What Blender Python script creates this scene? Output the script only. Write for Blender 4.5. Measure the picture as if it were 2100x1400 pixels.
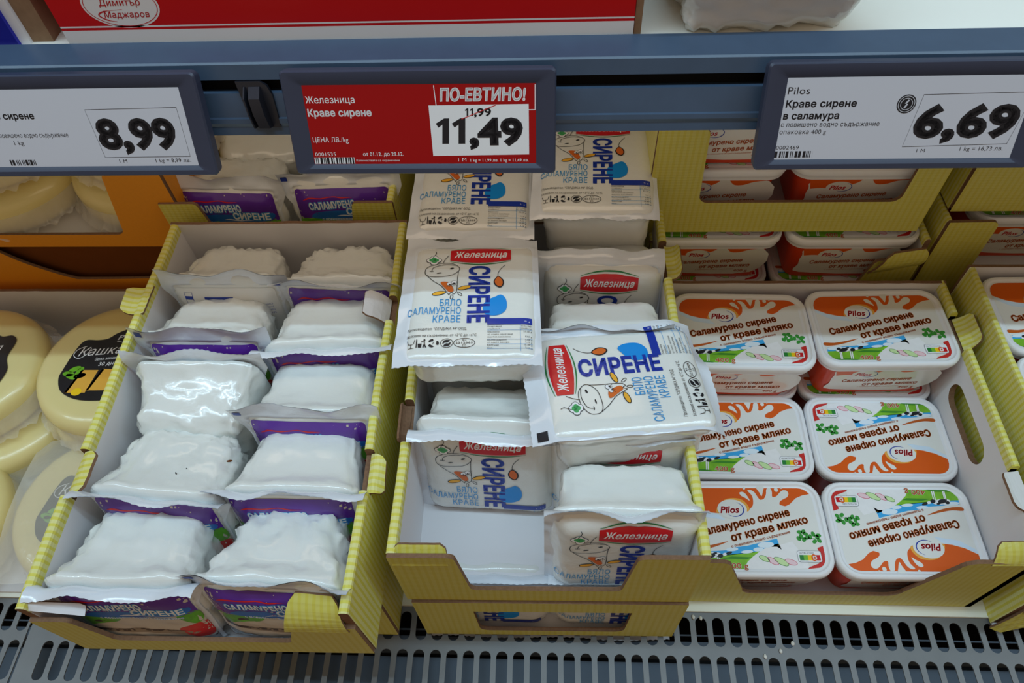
import bpy, bmesh, math, random
from mathutils import Vector, Matrix, Euler, noise
from mathutils.bvhtree import BVHTree
from mathutils.geometry import delaunay_2d_cdt

for o in list(bpy.data.objects):
    bpy.data.objects.remove(o)
SC = bpy.context.scene
COL = SC.collection
rad = math.radians

# ---------------------------------------------------------------- camera
cd = bpy.data.cameras.new('camera')
cam = bpy.data.objects.new('camera', cd)
COL.objects.link(cam)
M = Matrix(((0.9988, -0.0032, 0.0488, 0.0),
            (0.0309, 0.8146, -0.5791, 0.0),
            (-0.0379, 0.5799, 0.8138, 0.776),
            (0, 0, 0, 1)))
cam.matrix_world = M
cd.sensor_width = 36.0
cd.lens = 1500.0 / 2100.0 * 36.0
cd.clip_start = 0.01
cd.dof.use_dof = True
cd.dof.focus_distance = 0.62
cd.dof.aperture_fstop = 15.0
SC.camera = cam

# ---------------------------------------------------------------- world, lights, exposure
w = bpy.data.worlds.new('world')
SC.world = w
w.use_nodes = True
wt = w.node_tree
bg = wt.nodes['Background']
# the shop around the cooler: light ceiling, dimmer towards the floor
wtc = wt.nodes.new('ShaderNodeTexCoord')
wsx = wt.nodes.new('ShaderNodeSeparateXYZ')
wrp = wt.nodes.new('ShaderNodeValToRGB')
wma = wt.nodes.new('ShaderNodeMath')
wma.operation = 'MULTIPLY_ADD'
wma.inputs[1].default_value = 0.5
wma.inputs[2].default_value = 0.5
wt.links.new(wtc.outputs['Generated'], wsx.inputs[0])
wt.links.new(wsx.outputs[2], wma.inputs[0])
wt.links.new(wma.outputs[0], wrp.inputs[0])
WE = wrp.color_ramp.elements
WE[0].position, WE[0].color = 0.30, (0.16, 0.12, 0.085, 1)
WE[1].position, WE[1].color = 1.0, (0.36, 0.285, 0.215, 1)
for q_, c_ in ((0.50, (0.42, 0.315, 0.22, 1)), (0.70, (0.60, 0.455, 0.32, 1)), (0.85, (0.50, 0.385, 0.28, 1))):
    WE.new(q_).color = c_
wt.links.new(wrp.outputs[0], bg.inputs[0])
bg.inputs[1].default_value = 0.50


def strip(name, loc, energy, sx, sy, color):
    l = bpy.data.lights.new(name, 'AREA')
    l.shape = 'RECTANGLE'
    l.size, l.size_y = sx, sy
    l.energy = energy
    l.color = color
    o = bpy.data.objects.new(name, l)
    COL.objects.link(o)
    o.location = loc
    d = Vector((0, 0.35, 0.2)) - Vector(loc)
    o.rotation_euler = d.to_track_quat('-Z', 'Y').to_euler()
    return o


# two lamp rows over the cooler front, parallel to it
strip('canopy_lamp', (0.0, 0.29, 2.0), 21, 5.0, 0.03, (0.56, 0.82, 1.0))
strip('canopy_lamp.001', (0.0, 0.10, 2.0), 11, 5.0, 0.03, (0.56, 0.82, 1.0))

# added warm fill under the upper shelf, from no seen lamp, brightens shaded goods
l_ = bpy.data.lights.new('shelf_fill', 'AREA')
l_.shape, l_.size, l_.size_y, l_.energy, l_.color = 'RECTANGLE', 0.62, 0.08, 0.17, (1.0, 0.80, 0.60)
o_ = bpy.data.objects.new('shelf_fill', l_)
COL.objects.link(o_)
o_.location = (-0.19, 0.53, 0.4455)

SC.view_settings.view_transform = 'Standard'
SC.view_settings.look = 'None'
SC.view_settings.gamma = 1.0
SC.view_settings.use_curve_mapping = False
SC.view_settings.exposure = 0.36


# ---------------------------------------------------------------- materials
def lin(c):
    return tuple(((v / 255 / 12.92) if v / 255 <= 0.04045 else ((v / 255 + 0.055) / 1.055) ** 2.4) for v in c)


MATS = {}


def mat(name, rgb, rough=0.5, spec=0.5, metal=0.0, coat=0.0, bump=0.0, bscale=60.0, var=0.0, sss=0.0, alpha=1.0, bdetail=4.0):
    if name in MATS:
        return MATS[name]
    m = bpy.data.materials.new(name)
    m.use_nodes = True
    nt = m.node_tree
    b = nt.nodes['Principled BSDF']
    col = lin(rgb)
    b.inputs['Base Color'].default_value = (*col, 1)
    b.inputs['Roughness'].default_value = rough
    b.inputs['Specular IOR Level'].default_value = spec
    b.inputs['Metallic'].default_value = metal
    b.inputs['Coat Weight'].default_value = coat
    b.inputs['Coat Roughness'].default_value = 0.08
    b.inputs['Alpha'].default_value = alpha
    if sss:
        b.inputs['Subsurface Weight'].default_value = sss
        b.inputs['Subsurface Radius'].default_value = (0.01, 0.008, 0.006)
        b.inputs['Subsurface Scale'].default_value = 0.5
    if bump or var:
        tc = nt.nodes.new('ShaderNodeTexCoord')
        n = nt.nodes.new('ShaderNodeTexNoise')
        n.inputs['Scale'].default_value = bscale
        n.inputs['Detail'].default_value = bdetail
        nt.links.new(tc.outputs['Object'], n.inputs['Vector'])
        if bump:
            bp = nt.nodes.new('ShaderNodeBump')
            bp.inputs['Strength'].default_value = bump
            bp.inputs['Distance'].default_value = 0.002
            nt.links.new(n.outputs['Fac'], bp.inputs['Height'])
            nt.links.new(bp.outputs['Normal'], b.inputs['Normal'])
        if var:
            mx = nt.nodes.new('ShaderNodeMix')
            mx.data_type = 'RGBA'
            mx.inputs[6].default_value = (*[max(0, c * (1 - var)) for c in col], 1)
            mx.inputs[7].default_value = (*[min(1, c * (1 + var)) for c in col], 1)
            nt.links.new(n.outputs['Fac'], mx.inputs[0])
            nt.links.new(mx.outputs[2], b.inputs['Base Color'])
    MATS[name] = m
    return m


def stripe_mat(name, axis, base, stripe, pitch=0.0058, duty=0.42, rough=0.45):
    m = bpy.data.materials.new(name)
    m.use_nodes = True
    nt = m.node_tree
    b = nt.nodes['Principled BSDF']
    b.inputs['Roughness'].default_value = rough
    b.inputs['Specular IOR Level'].default_value = 0.35
    tc = nt.nodes.new('ShaderNodeTexCoord')
    sx = nt.nodes.new('ShaderNodeSeparateXYZ')
    nt.links.new(tc.outputs['Object'], sx.inputs[0])
    # hand-drawn wobble of the pinstripes
    n = nt.nodes.new('ShaderNodeTexNoise')
    n.inputs['Scale'].default_value = 140
    nt.links.new(tc.outputs['Object'], n.inputs['Vector'])
    ad = nt.nodes.new('ShaderNodeMath')
    ad.operation = 'MULTIPLY_ADD'
    ad.inputs[1].default_value = 0.0010
    nt.links.new(n.outputs['Fac'], ad.inputs[0])
    nt.links.new(sx.outputs[axis], ad.inputs[2])
    dv = nt.nodes.new('ShaderNodeMath')
    dv.operation = 'MULTIPLY'
    dv.inputs[1].default_value = 1 / pitch
    nt.links.new(ad.outputs[0], dv.inputs[0])
    fr = nt.nodes.new('ShaderNodeMath')
    fr.operation = 'FRACT'
    nt.links.new(dv.outputs[0], fr.inputs[0])
    rp = nt.nodes.new('ShaderNodeValToRGB')
    e = rp.color_ramp.elements
    e[0].position = duty - 0.06
    e[0].color = (*lin(stripe), 1)
    e[1].position = duty + 0.06
    e[1].color = (*lin(base), 1)
    k = e.new(0.97)
    k.color = (*lin(base), 1)
    k2 = e.new(1.0)
    k2.color = (*lin(stripe), 1)
    nt.links.new(fr.outputs[0], rp.inputs[0])
    nt.links.new(rp.outputs[0], b.inputs['Base Color'])
    # faint corrugation
    wv = nt.nodes.new('ShaderNodeTexWave')
    wv.inputs['Scale'].default_value = 90
    wv.inputs['Distortion'].default_value = 1.5
    wv.bands_direction = 'Z'
    nt.links.new(tc.outputs['Object'], wv.inputs['Vector'])
    bp = nt.nodes.new('ShaderNodeBump')
    bp.inputs['Strength'].default_value = 0.10
    bp.inputs['Distance'].default_value = 0.001
    nt.links.new(wv.outputs['Fac'], bp.inputs['Height'])
    nt.links.new(bp.outputs['Normal'], b.inputs['Normal'])
    MATS[name] = m
    return m


YEL_B, YEL_S = (224, 220, 146), (218, 209, 86)
M_YX = stripe_mat('carton_yellow_x', 0, (208, 200, 104), (204, 193, 82))  # front print darker than the sides: dimmer light on fronts is in the colour
M_YY = stripe_mat('carton_yellow_y', 1, YEL_B, YEL_S)
M_WHITE = mat('carton_inner', (226, 224, 226), 0.75, 0.2, bump=0.15, bscale=40)
M_BROWN = mat('carton_edge', (128, 98, 76), 0.85, 0.1, var=0.35, bscale=400)
M_BRDARK = mat('carton_brown', (112, 62, 26), 0.8, 0.1, var=0.1, bscale=60)
M_ORANGE = mat('carton_orange', (226, 146, 30), 0.5, 0.3, var=0.06, bscale=300)
M_POUCH = mat('cheese_film', (230, 231, 226), 0.2, 0.5, coat=0.6, bump=0.45, bscale=60, sss=0.08)
M_SEAL = mat('seal_film', (224, 229, 236), 0.2, 0.5, coat=0.7, bump=0.45, bscale=60)
M_CREAM = mat('film_cream', (234, 233, 228), 0.2, 0.5, coat=0.5, bump=0.15, bscale=40)
M_WPLAST = mat('tub_plastic', (238, 238, 240), 0.3, 0.5, sss=0.1)
M_RED = mat('ink_red', (206, 16, 30), 0.3, 0.5, coat=0.3)
M_GREENL = mat('ink_green', (20, 120, 60), 0.35)
M_NAVY = mat('ink_navy', (16, 52, 160), 0.32, coat=0.2)
M_CYAN = mat('ink_cyan', (22, 146, 214), 0.32, coat=0.2)
M_BLOB = mat('ink_blue', (0, 140, 224), 0.32, coat=0.2)
M_BLACK = mat('ink_black', (24, 26, 34), 0.4)
M_INKW = mat('ink_white', (240, 240, 242), 0.35)
M_DORA = mat('ink_orange', (214, 104, 34), 0.35)
M_GOLD = mat('ink_gold', (240, 176, 52), 0.35)
M_CLOV = mat('ink_clover', (70, 170, 100), 0.35)
M_PURP = mat('ink_purple', (92, 40, 152), 0.25, coat=0.4, var=0.12, bscale=70)
M_PBLUE = mat('ink_label_blue', (34, 104, 186), 0.25, coat=0.4)
M_PCYAN = mat('ink_label_cyan', (52, 150, 216), 0.25, coat=0.4)
M_LETT = mat('ink_lettuce', (96, 168, 40), 0.3, coat=0.3, var=0.5, bscale=180)
M_SLAB = mat('ink_cheese', (205, 192, 174), 0.3, coat=0.3, var=0.06, bscale=90)
M_SLABD = mat('ink_cheese_side', (150, 130, 108), 0.3, coat=0.3, var=0.1, bscale=90)
M_SHADE = mat('ink_plate', (66, 48, 40), 0.3, coat=0.3)
M_TOM = mat('ink_tomato', (206, 44, 42), 0.3, coat=0.3, var=0.15, bscale=150)
M_LOR = mat('lid_orange', (226, 92, 16), 0.3)
M_LORD = mat('lid_text', (194, 92, 30), 0.3)
M_LRED = mat('tub_red', (216, 66, 26), 0.3)
M_SKY = mat('lid_sky', (60, 170, 232), 0.3)
M_CLOUD = mat('lid_cloud', (226, 240, 250), 0.3)
M_HALO = mat('lid_halo', (214, 230, 246), 0.3)
M_GLOW = mat('lid_glow', (240, 170, 70), 0.3)
M_FIELD = mat('lid_field', (128, 190, 50), 0.3, var=0.35, bscale=120)
M_FIELDD = mat('lid_field_dark', (64, 140, 44), 0.3)
M_BREAD = mat('lid_spread', (240, 238, 238), 0.3, var=0.05, bscale=200)
M_CRUST = mat('lid_crust', (226, 182, 70), 0.3)
M_CUC = mat('lid_cucumber', (206, 232, 170), 0.3)
M_RAD = mat('lid_radish', (242, 208, 214), 0.3)
M_PINK = mat('lid_radish_skin', (214, 60, 100), 0.3)
M_PARS = mat('lid_parsley', (56, 150, 56), 0.3, var=0.25, bscale=300)
M_NYEL = mat('score_yellow', (250, 204, 30), 0.3)
M_NGRN = mat('score_green', (40, 130, 60), 0.3)
M_NLGR = mat('score_light_green', (120, 190, 60), 0.3)
M_CHEESE = mat('yellow_cheese', (232, 215, 150), 0.32, 0.5, coat=0.35, bump=0.06, bscale=25, sss=0.15, var=0.03)
M_KLAB = mat('label_black', (22, 24, 32), 0.3, 0.5, coat=0.3, var=0.5, bscale=60)
M_KORA = mat('label_cheese', (236, 176, 70), 0.3)
M_KCRE = mat('label_cheese_edge', (248, 222, 160), 0.3)
M_KGRN = mat('label_basil', (110, 180, 40), 0.3, var=0.3, bscale=200)
M_FRAME = mat('tag_frame', (54, 60, 80), 0.42, 0.5, var=0.08, bscale=30)
M_SCRW = mat('tag_screen_white', (206, 207, 216), 0.45, 0.3)
M_SCRR = mat('tag_screen_red', (166, 10, 14), 0.45, 0.25)
M_RAIL = mat('rail_grey', (66, 84, 106), 0.34, 0.5, var=0.12, bscale=60)
M_DARK = mat('slot_black', (10, 10, 12), 0.7, 0.2)
M_CLIP = mat('clip_black', (30, 32, 40), 0.3, 0.5)
M_SHELF = mat('shelf_white', (244, 242, 232), 0.35, 0.4, var=0.02, bscale=10)
M_DECK = mat('deck_white', (240, 240, 226), 0.4, 0.4, var=0.05, bscale=14)
M_GRILLE = mat('grille_metal', (114, 114, 114), 0.42, 0.5, metal=0.25, var=0.14, bscale=40)
M_PAN = mat('duct_pan', (84, 96, 110), 0.5, 0.4, var=0.25, bscale=18)
M_WALL = mat('cooler_back', (190, 190, 188), 0.5)
M_RBOX = mat('red_carton', (206, 8, 12), 0.4, 0.4, var=0.05, bscale=15)
M_BBOX = mat('blue_carton', (20, 24, 150), 0.4, 0.4)
M_KRAFT = mat('kraft', (150, 122, 96), 0.8, 0.1, var=0.2, bscale=200)
M_SPECK = mat('crumb', (214, 212, 204), 0.7)


def film_mat():
    m = bpy.data.materials.new('clear_film')
    m.use_nodes = True
    nt = m.node_tree
    b = nt.nodes['Principled BSDF']
    b.inputs['Base Color'].default_value = (*lin((240, 236, 224)), 1)
    b.inputs['Roughness'].default_value = 0.18
    b.inputs['Alpha'].default_value = 0.38
    b.inputs['Coat Weight'].default_value = 0.5
    tc = nt.nodes.new('ShaderNodeTexCoord')
    n = nt.nodes.new('ShaderNodeTexNoise')
    n.inputs['Scale'].default_value = 90
    nt.links.new(tc.outputs['Object'], n.inputs['Vector'])
    bp = nt.nodes.new('ShaderNodeBump')
    bp.inputs['Strength'].default_value = 0.4
    bp.inputs['Distance'].default_value = 0.003
    nt.links.new(n.outputs['Fac'], bp.inputs['Height'])
    nt.links.new(bp.outputs['Normal'], b.inputs['Normal'])
    MATS['clear_film'] = m
    return m


M_FILM = film_mat()


# ---------------------------------------------------------------- mesh helpers
def fill2d(loops):
    """even-odd fill of closed 2D loops -> (points, counter-clockwise triangles)"""
    S = 1.0 / max(1e-9, max(max(abs(p[0]), abs(p[1])) for l in loops for p in l))
    pts, es = [], []
    for l in loops:
        b = len(pts)
        pts += [Vector((p[0] * S, p[1] * S)) for p in l]
        es += [(b + i, b + (i + 1) % len(l)) for i in range(len(l))]
    r = delaunay_2d_cdt(pts, es, [], 1, 1e-7)
    vs = [(v.x / S, v.y / S) for v in r[0]]
    out = []
    segs = [(l[i], l[(i + 1) % len(l)]) for l in loops for i in range(len(l))]
    for f in r[2]:
        a, b, c = (vs[i] for i in f)
        x, y = (a[0] + b[0] + c[0]) / 3, (a[1] + b[1] + c[1]) / 3
        ins = False
        for p, q in segs:
            if (p[1] > y) != (q[1] > y) and x < (q[0] - p[0]) * (y - p[1]) / (q[1] - p[1]) + p[0]:
                ins = not ins
        if ins:
            ar = (b[0] - a[0]) * (c[1] - a[1]) - (b[1] - a[1]) * (c[0] - a[0])
            out.append(tuple(f) if ar > 0 else tuple(reversed(f)))
    return vs, out


def tag(o, label=None, cat=None, group=None, kind=None):
    if label: o['label'] = label
    if cat: o['category'] = cat
    if group: o['group'] = group
    if kind: o['kind'] = kind
    return o


def empty(name, loc=(0, 0, 0), rot=(0, 0, 0)):
    o = bpy.data.objects.new(name, None)
    o.empty_display_size = 0.02
    COL.objects.link(o)
    o.location = loc
    o.rotation_euler = rot
    return o


def link_mesh(name, me, parent=None):
    o = bpy.data.objects.new(name, me)
    COL.objects.link(o)
    if parent: o.parent = parent
    return o


class MB:
    def __init__(s):
        s.v, s.f, s.m, s.mats = [], [], [], []

    def mi(s, m):
        if m not in s.mats: s.mats.append(m)
        return s.mats.index(m)

    def add(s, vs, fs, m, T=None):
        b = len(s.v)
        s.v += [tuple(T @ Vector(p)) if T else tuple(p) for p in vs]
        if isinstance(m, list):
            for f, mm in zip(fs, m):
                s.f.append(tuple(b + i for i in f)); s.m.append(s.mi(mm))
        else:
            k = s.mi(m)
            for f in fs:
                s.f.append(tuple(b + i for i in f)); s.m.append(k)

    def box(s, x0, x1, y0, y1, z0, z1, m, T=None):
        vs = [(x, y, z) for z in (z0, z1) for y in (y0, y1) for x in (x0, x1)]
        s.add(vs, [(0, 2, 3, 1), (4, 5, 7, 6), (0, 1, 5, 4), (2, 6, 7, 3), (0, 4, 6, 2), (1, 3, 7, 5)], m, T)

    def slab(s, loops, T, thick, m_out, m_in, m_edge):
        """2D loops (outer first, then holes) in the XY plane of T; front face at z=0, back at z=-thick"""
        flat, fr = fill2d(loops)
        s.add([(p[0], p[1], 0) for p in flat], fr, m_out, T)
        s.add([(p[0], p[1], -thick) for p in flat], [tuple(reversed(f)) for f in fr], m_in, T)
        for l in loops:
            n = len(l)
            vs = [(p[0], p[1], 0) for p in l] + [(p[0], p[1], -thick) for p in l]
            s.add(vs, [(i, (i + 1) % n, n + (i + 1) % n, n + i) for i in range(n)], m_edge, T)

    def loft(s, rings, m, close_a=True, close_b=True):
        n = len(rings[0])
        base = len(s.v)
        mats = m if isinstance(m, list) else [m] * (len(rings) - 1)
        for r in rings: s.v += [tuple(p) for p in r]
        for k in range(len(rings) - 1):
            mm = s.mi(mats[k])
            for i in range(n):
                j = (i + 1) % n
                s.f.append((base + k * n + i, base + k * n + j, base + (k + 1) * n + j, base + (k + 1) * n + i)); s.m.append(mm)
        if close_a:
            s.f.append(tuple(base + i for i in reversed(range(n)))); s.m.append(s.mi(mats[0]))
        if close_b:
            o = base + (len(rings) - 1) * n
            s.f.append(tuple(o + i for i in range(n))); s.m.append(s.mi(mats[-1]))

    def mesh(s, name, smooth=False):
        me = bpy.data.meshes.new(name)
        me.from_pydata(s.v, [], s.f)
        for m in s.mats: me.materials.append(m)
        me.polygons.foreach_set('material_index', s.m)
        me.validate()
        me.update()
        if smooth is True:
            me.shade_smooth()
        elif smooth:
            me.shade_smooth()
            try:
                me.set_sharp_from_angle(angle=rad(smooth))
            except Exception:
                pass
        return me

    def build(s, name, parent=None, smooth=False):
        return link_mesh(name, s.mesh(name, smooth), parent)


def rrect(w, d, r, n=6, cx=0, cy=0):
    pts = []
    for sx, sy, a0 in ((1, 1, 0), (-1, 1, 90), (-1, -1, 180), (1, -1, 270)):
        for i in range(n + 1):
            a = rad(a0 + 90 * i / n)
            pts.append((cx + sx * (w / 2 - r) + r * math.cos(a), cy + sy * (d / 2 - r) + r * math.sin(a)))
    return pts


def ellipse(cx, cy, rx, ry, rot=0, n=24):
    c, s_ = math.cos(rad(rot)), math.sin(rad(rot))
    return [(cx + rx * math.cos(t) * c - ry * math.sin(t) * s_, cy + rx * math.cos(t) * s_ + ry * math.sin(t) * c)
            for t in (2 * math.pi * i / n for i in range(n))]


def spline(pts, n=5, closed=True):
    """Catmull-Rom through pts"""
    out = []
    N = len(pts)
    R = range(N) if closed else range(N - 1)
    for i in R:
        p0 = pts[(i - 1) % N] if closed or i > 0 else pts[0]
        p1, p2 = pts[i], pts[(i + 1) % N]
        p3 = pts[(i + 2) % N] if closed or i + 2 < N else pts[-1]
        for k in range(n):
            t = k / n
            out.append(tuple(0.5 * (2 * b + (c - a) * t + (2 * a - 5 * b + 4 * c - d) * t * t + (3 * b - a - 3 * c + d) * t ** 3)
                             for a, b, c, d in zip(p0, p1, p2, p3)))
    if not closed: out.append(tuple(pts[-1]))
    return out


# ---------------------------------------------------------------- lettering
_tc = {}


def text_geo(body, shear=0.0, res=3):
    """glyph outlines of the built-in font, filled: (points, triangles, outlines)"""
    k = (body, shear, res)
    if k in _tc: return _tc[k]
    cu = bpy.data.curves.new('lettering', 'FONT')
    cu.body = body
    cu.size = 1.0
    cu.shear = shear
    cu.space_character = 1.04
    o = bpy.data.objects.new('lettering', cu)
    COL.objects.link(o)
    bpy.context.view_layer.update()
    dg = bpy.context.evaluated_depsgraph_get()
    cv = o.to_curve(dg)
    loops = []
    for sp in cv.splines:
        bp = sp.bezier_points
        pts = []
        for i in range(len(bp)):
            a, b = bp[i], bp[(i + 1) % len(bp)]
            p0, p1, p2, p3 = a.co.xy, a.handle_right.xy, b.handle_left.xy, b.co.xy
            d = p3 - p0
            straight = abs((p1 - p0).cross(d)) + abs((p2 - p0).cross(d)) < 1e-5
            n = 1 if straight else res
            for q in range(n):
                t = q / n
                c = p0 * (1 - t) ** 3 + p1 * 3 * t * (1 - t) ** 2 + p2 * 3 * t * t * (1 - t) + p3 * t ** 3
                if not pts or (c - Vector(pts[-1])).length > 1e-4: pts.append((c.x, c.y))
        if len(pts) > 2: loops.append(pts)
    o.to_curve_clear()
    bpy.data.objects.remove(o)
    bpy.data.curves.remove(cu)
    bb = [(min(p[0] for p in l), min(p[1] for p in l), max(p[0] for p in l), max(p[1] for p in l)) for l in loops]
    groups = {}
    for i, a in enumerate(bb):
        par = i
        for j, b in enumerate(bb):
            if j != i and b[0] <= a[0] and b[1] <= a[1] and b[2] >= a[2] and b[3] >= a[3] and (b != a): par = j
        groups.setdefault(par, []).append(i)
    vs, fs = [], []
    for g, idx in groups.items():
        v, f = fill2d([loops[i] for i in set(idx + [g])])
        b = len(vs)
        vs += v
        fs += [tuple(b + i for i in t) for t in f]
    _tc[k] = (vs, fs, loops)
    return _tc[k]


class Art:
    """flat printed artwork in millimetres; later laid onto a surface"""
    EPS = 0.00007

    def __init__(s):
        s.el = []
        s.L = 1

    def tri(s, vs, fs, m):
        s.el.append((vs, fs, m, s.L))

    def poly(s, m, pts, holes=()):
        loops = [list(pts)] + [list(h) for h in holes]
        vs, fs = fill2d(loops)
        s.tri(vs, fs, m)

    def rect(s, m, x0, y0, x1, y1):
        s.tri([(x0, y0), (x1, y0), (x1, y1), (x0, y1)], [(0, 1, 2, 3)], m)

    def ell(s, m, cx, cy, rx, ry, rot=0, n=20):
        s.poly(m, ellipse(cx, cy, rx, ry, rot, n))

    def ring(s, m, cx, cy, rx, ry, t, rot=0, n=24):
        s.line(m, ellipse(cx, cy, rx, ry, rot, n), t, True)

    def line(s, m, pts, wd, closed=False):
        n = len(pts)
        vs, fs = [], []
        for i, p in enumerate(pts):
            a = pts[(i - 1) % n] if closed or i else p
            b = pts[(i + 1) % n] if closed or i < n - 1 else p
            dx, dy = b[0] - a[0], b[1] - a[1]
            l = math.hypot(dx, dy) or 1
            w_ = wd[i] if isinstance(wd, (list, tuple)) else wd
            nx, ny = -dy / l * w_ / 2, dx / l * w_ / 2
            vs += [(p[0] + nx, p[1] + ny), (p[0] - nx, p[1] - ny)]
        for i in range(n if closed else n - 1):
            j = (i + 1) % n
            fs.append((2 * i, 2 * i + 1, 2 * j + 1, 2 * j))
        s.tri(vs, fs, m)

    def text(s, m, body, x, y, cap, width=None, ang=0.0, shear=0.0, bold=0.0, align='L', res=3, grow=0.0):
        v0, fs, loops = text_geo(body, shear, res)
        if not v0: return
        bd = (bold + grow) * 2
        x0, x1 = min(p[0] for p in v0) - bold, max(p[0] for p in v0) + bold
        k = cap / 0.73
        kx = width / (x1 - x0) if width else k
        wd = (x1 - x0) * kx
        off = {'L': 0, 'C': -wd / 2, 'R': -wd}[align]
        c, s_ = math.cos(rad(ang)), math.sin(rad(ang))

        def pl(p):
            a, b = (p[0] - x0) * kx + off, p[1] * k
            return (x + a * c - b * s_, y + a * s_ + b * c)
        s.tri([pl(p) for p in v0], fs, m)
        if bd > 0:
            # bold: stroke every outline, with mitred corners
            for l in loops:
                n = len(l)
                vs, ff = [], []
                for i, p in enumerate(l):
                    a, b = l[i - 1], l[(i + 1) % n]
                    d1 = Vector((p[0] - a[0], p[1] - a[1])).normalized()
                    d2 = Vector((b[0] - p[0], b[1] - p[1])).normalized()
                    t = (d1 + d2)
                    t = t.normalized() if t.length > 1e-4 else d1
                    m_ = min(1.5, 1 / max(0.3, t.dot(d1)))
                    nx, ny = -t.y * bd / 2 * m_, t.x * bd / 2 * m_
                    vs += [pl((p[0] + nx, p[1] + ny)), pl((p[0] - nx, p[1] - ny))]
                for i in range(n):
                    j = (i + 1) % n
                    ff.append((2 * i, 2 * i + 1, 2 * j + 1, 2 * j))
                s.tri(vs, ff, m)

    def bars(s, m, x0, y0, x1, y1, seed=1):
        r = random.Random(seed)
        x = x0
        while x < x1:
            b = r.choice((0.4, 0.4, 0.8, 1.2))
            s.rect(m, x, y0, min(x + b, x1), y1)
            x += b + r.choice((0.4, 0.5, 0.9))

    def mesh(s, name, fn, grid=None, keep=None):
        """fn(x_m, y_m, h_m) -> Vector"""
        bm = bmesh.new()
        mats = []
        for vs, fs, m, L in s.el:
            if m not in mats: mats.append(m)
            k = mats.index(m)
            bv = [bm.verts.new((p[0] * 0.001, p[1] * 0.001, L)) for p in vs]
            for f in fs:
                a = 0.0
                for i in range(len(f)):
                    p, q = vs[f[i]], vs[f[(i + 1) % len(f)]]
                    a += p[0] * q[1] - p[1] * q[0]
                if abs(a) < 1e-9: continue
                try:
                    fc = bm.faces.new([bv[i] for i in (f if a > 0 else reversed(f))])
                    fc.material_index = k
                except ValueError:
                    pass
        if grid:
            xs = [v.co.x for v in bm.verts]
            ys = [v.co.y for v in bm.verts]
            for ax, lo, hi in ((0, min(xs), max(xs)), (1, min(ys), max(ys))):
                t = math.ceil(lo / grid) * grid
                while t < hi:
                    co = (t, 0, 0) if ax == 0 else (0, t, 0)
                    no = (1, 0, 0) if ax == 0 else (0, 1, 0)
                    bmesh.ops.bisect_plane(bm, geom=bm.verts[:] + bm.edges[:] + bm.faces[:], plane_co=co, plane_no=no, dist=1e-7)
                    t += grid
        for v in bm.verts:
            v.co = fn(v.co.x, v.co.y, v.co.z * Art.EPS)
        lone = [v for v in bm.verts if not v.link_faces]
        bmesh.ops.delete(bm, geom=lone, context='VERTS')
        me = bpy.data.meshes.new(name)
        bm.to_mesh(me)
        bm.free()
        for m in mats: me.materials.append(m)
        return me


def flat_fn(z=0.0):
    return lambda x, y, h: Vector((x, y, z + h))


# ================================================================ SETTING
def plain_box(name, x0, x1, y0, y1, z0, z1, m, kind='structure', parent=None):
    b = MB()
    b.box(x0, x1, y0, y1, z0, z1, m)
    o = b.build(name, parent)
    if kind: o['kind'] = kind
    return o


plain_box('wall_back', -1.1, 1.1, 0.84, 0.86, -0.15, 1.3, M_WALL)
plain_box('floor', -1.1, 1.1, 0.0, 0.86, -0.16, -0.15, M_DARK)

deck = plain_box('display_deck', -1.0, 1.0, 0.2145, 0.84, -0.012, -0.0005, M_DECK, None)
tag(deck, 'white metal bottom deck of the cooler under the cartons', 'shelf', kind='structure')

# perforated air grille
gr = empty('air_grille', (0, 0, -0.004))
tag(gr, 'grey metal air grille with long slots along the bottom of the picture', 'grille')
P = 0.0168


def grille_part(name, x0, n, y_hi, rows):
    b = MB()
    for r_ in rows:
        ya, yb, sa, sb = r_
        for i in range(n):
            cx = x0 + P * (i + 0.5)
            outer = [(cx - P / 2, ya), (cx + P / 2, ya), (cx + P / 2, yb), (cx - P / 2, yb)]
            h = rrect(0.0113, sb - sa, 0.0056, 5, cx, (sa + sb) / 2)
            b.slab([outer, h[::-1]], Matrix.Identity(4), 0.0014, M_GRILLE, M_GRILLE, M_GRILLE)
    return b.build(name, gr)


rows = [(0.1755, 0.2142, 0.1812, 0.2094), (0.1285, 0.1755, 0.134, 0.1722), (0.0815, 0.1285, 0.087, 0.125)]
grille_part('slotted_panel', 0.1567 - 0.0084 - 40 * P, 80, 0.21, rows)
grille_part('slotted_panel', 0.1567 - 0.0084 - 41 * P - 0.003 - 20 * P, 20, 0.21, rows)
for q, xx in enumerate((0.1567 - 0.0084 - 40.6 * P,)):
    b = MB()
    b.box(xx - 0.008, xx + 0.0095, 0.0815, 0.214, -0.006, -0.0012, M_GRILLE)
    b.build('joint_bar', gr)
# the pan and dark duct below the grille
b = MB()
b.box(-1.0, 1.0, 0.1745, 0.1915, -0.034, -0.030, M_PAN)
b.box(-1.0, 1.0, 0.05, 0.1705, -0.034, -0.030, M_PAN)
b.box(-1.0, 1.0, 0.196, 0.1975, -0.026, -0.0245, M_PAN)
o = b.build('drip_pan')
tag(o, 'blue-grey drip pan seen through the slots of the air grille', 'pan')
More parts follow.
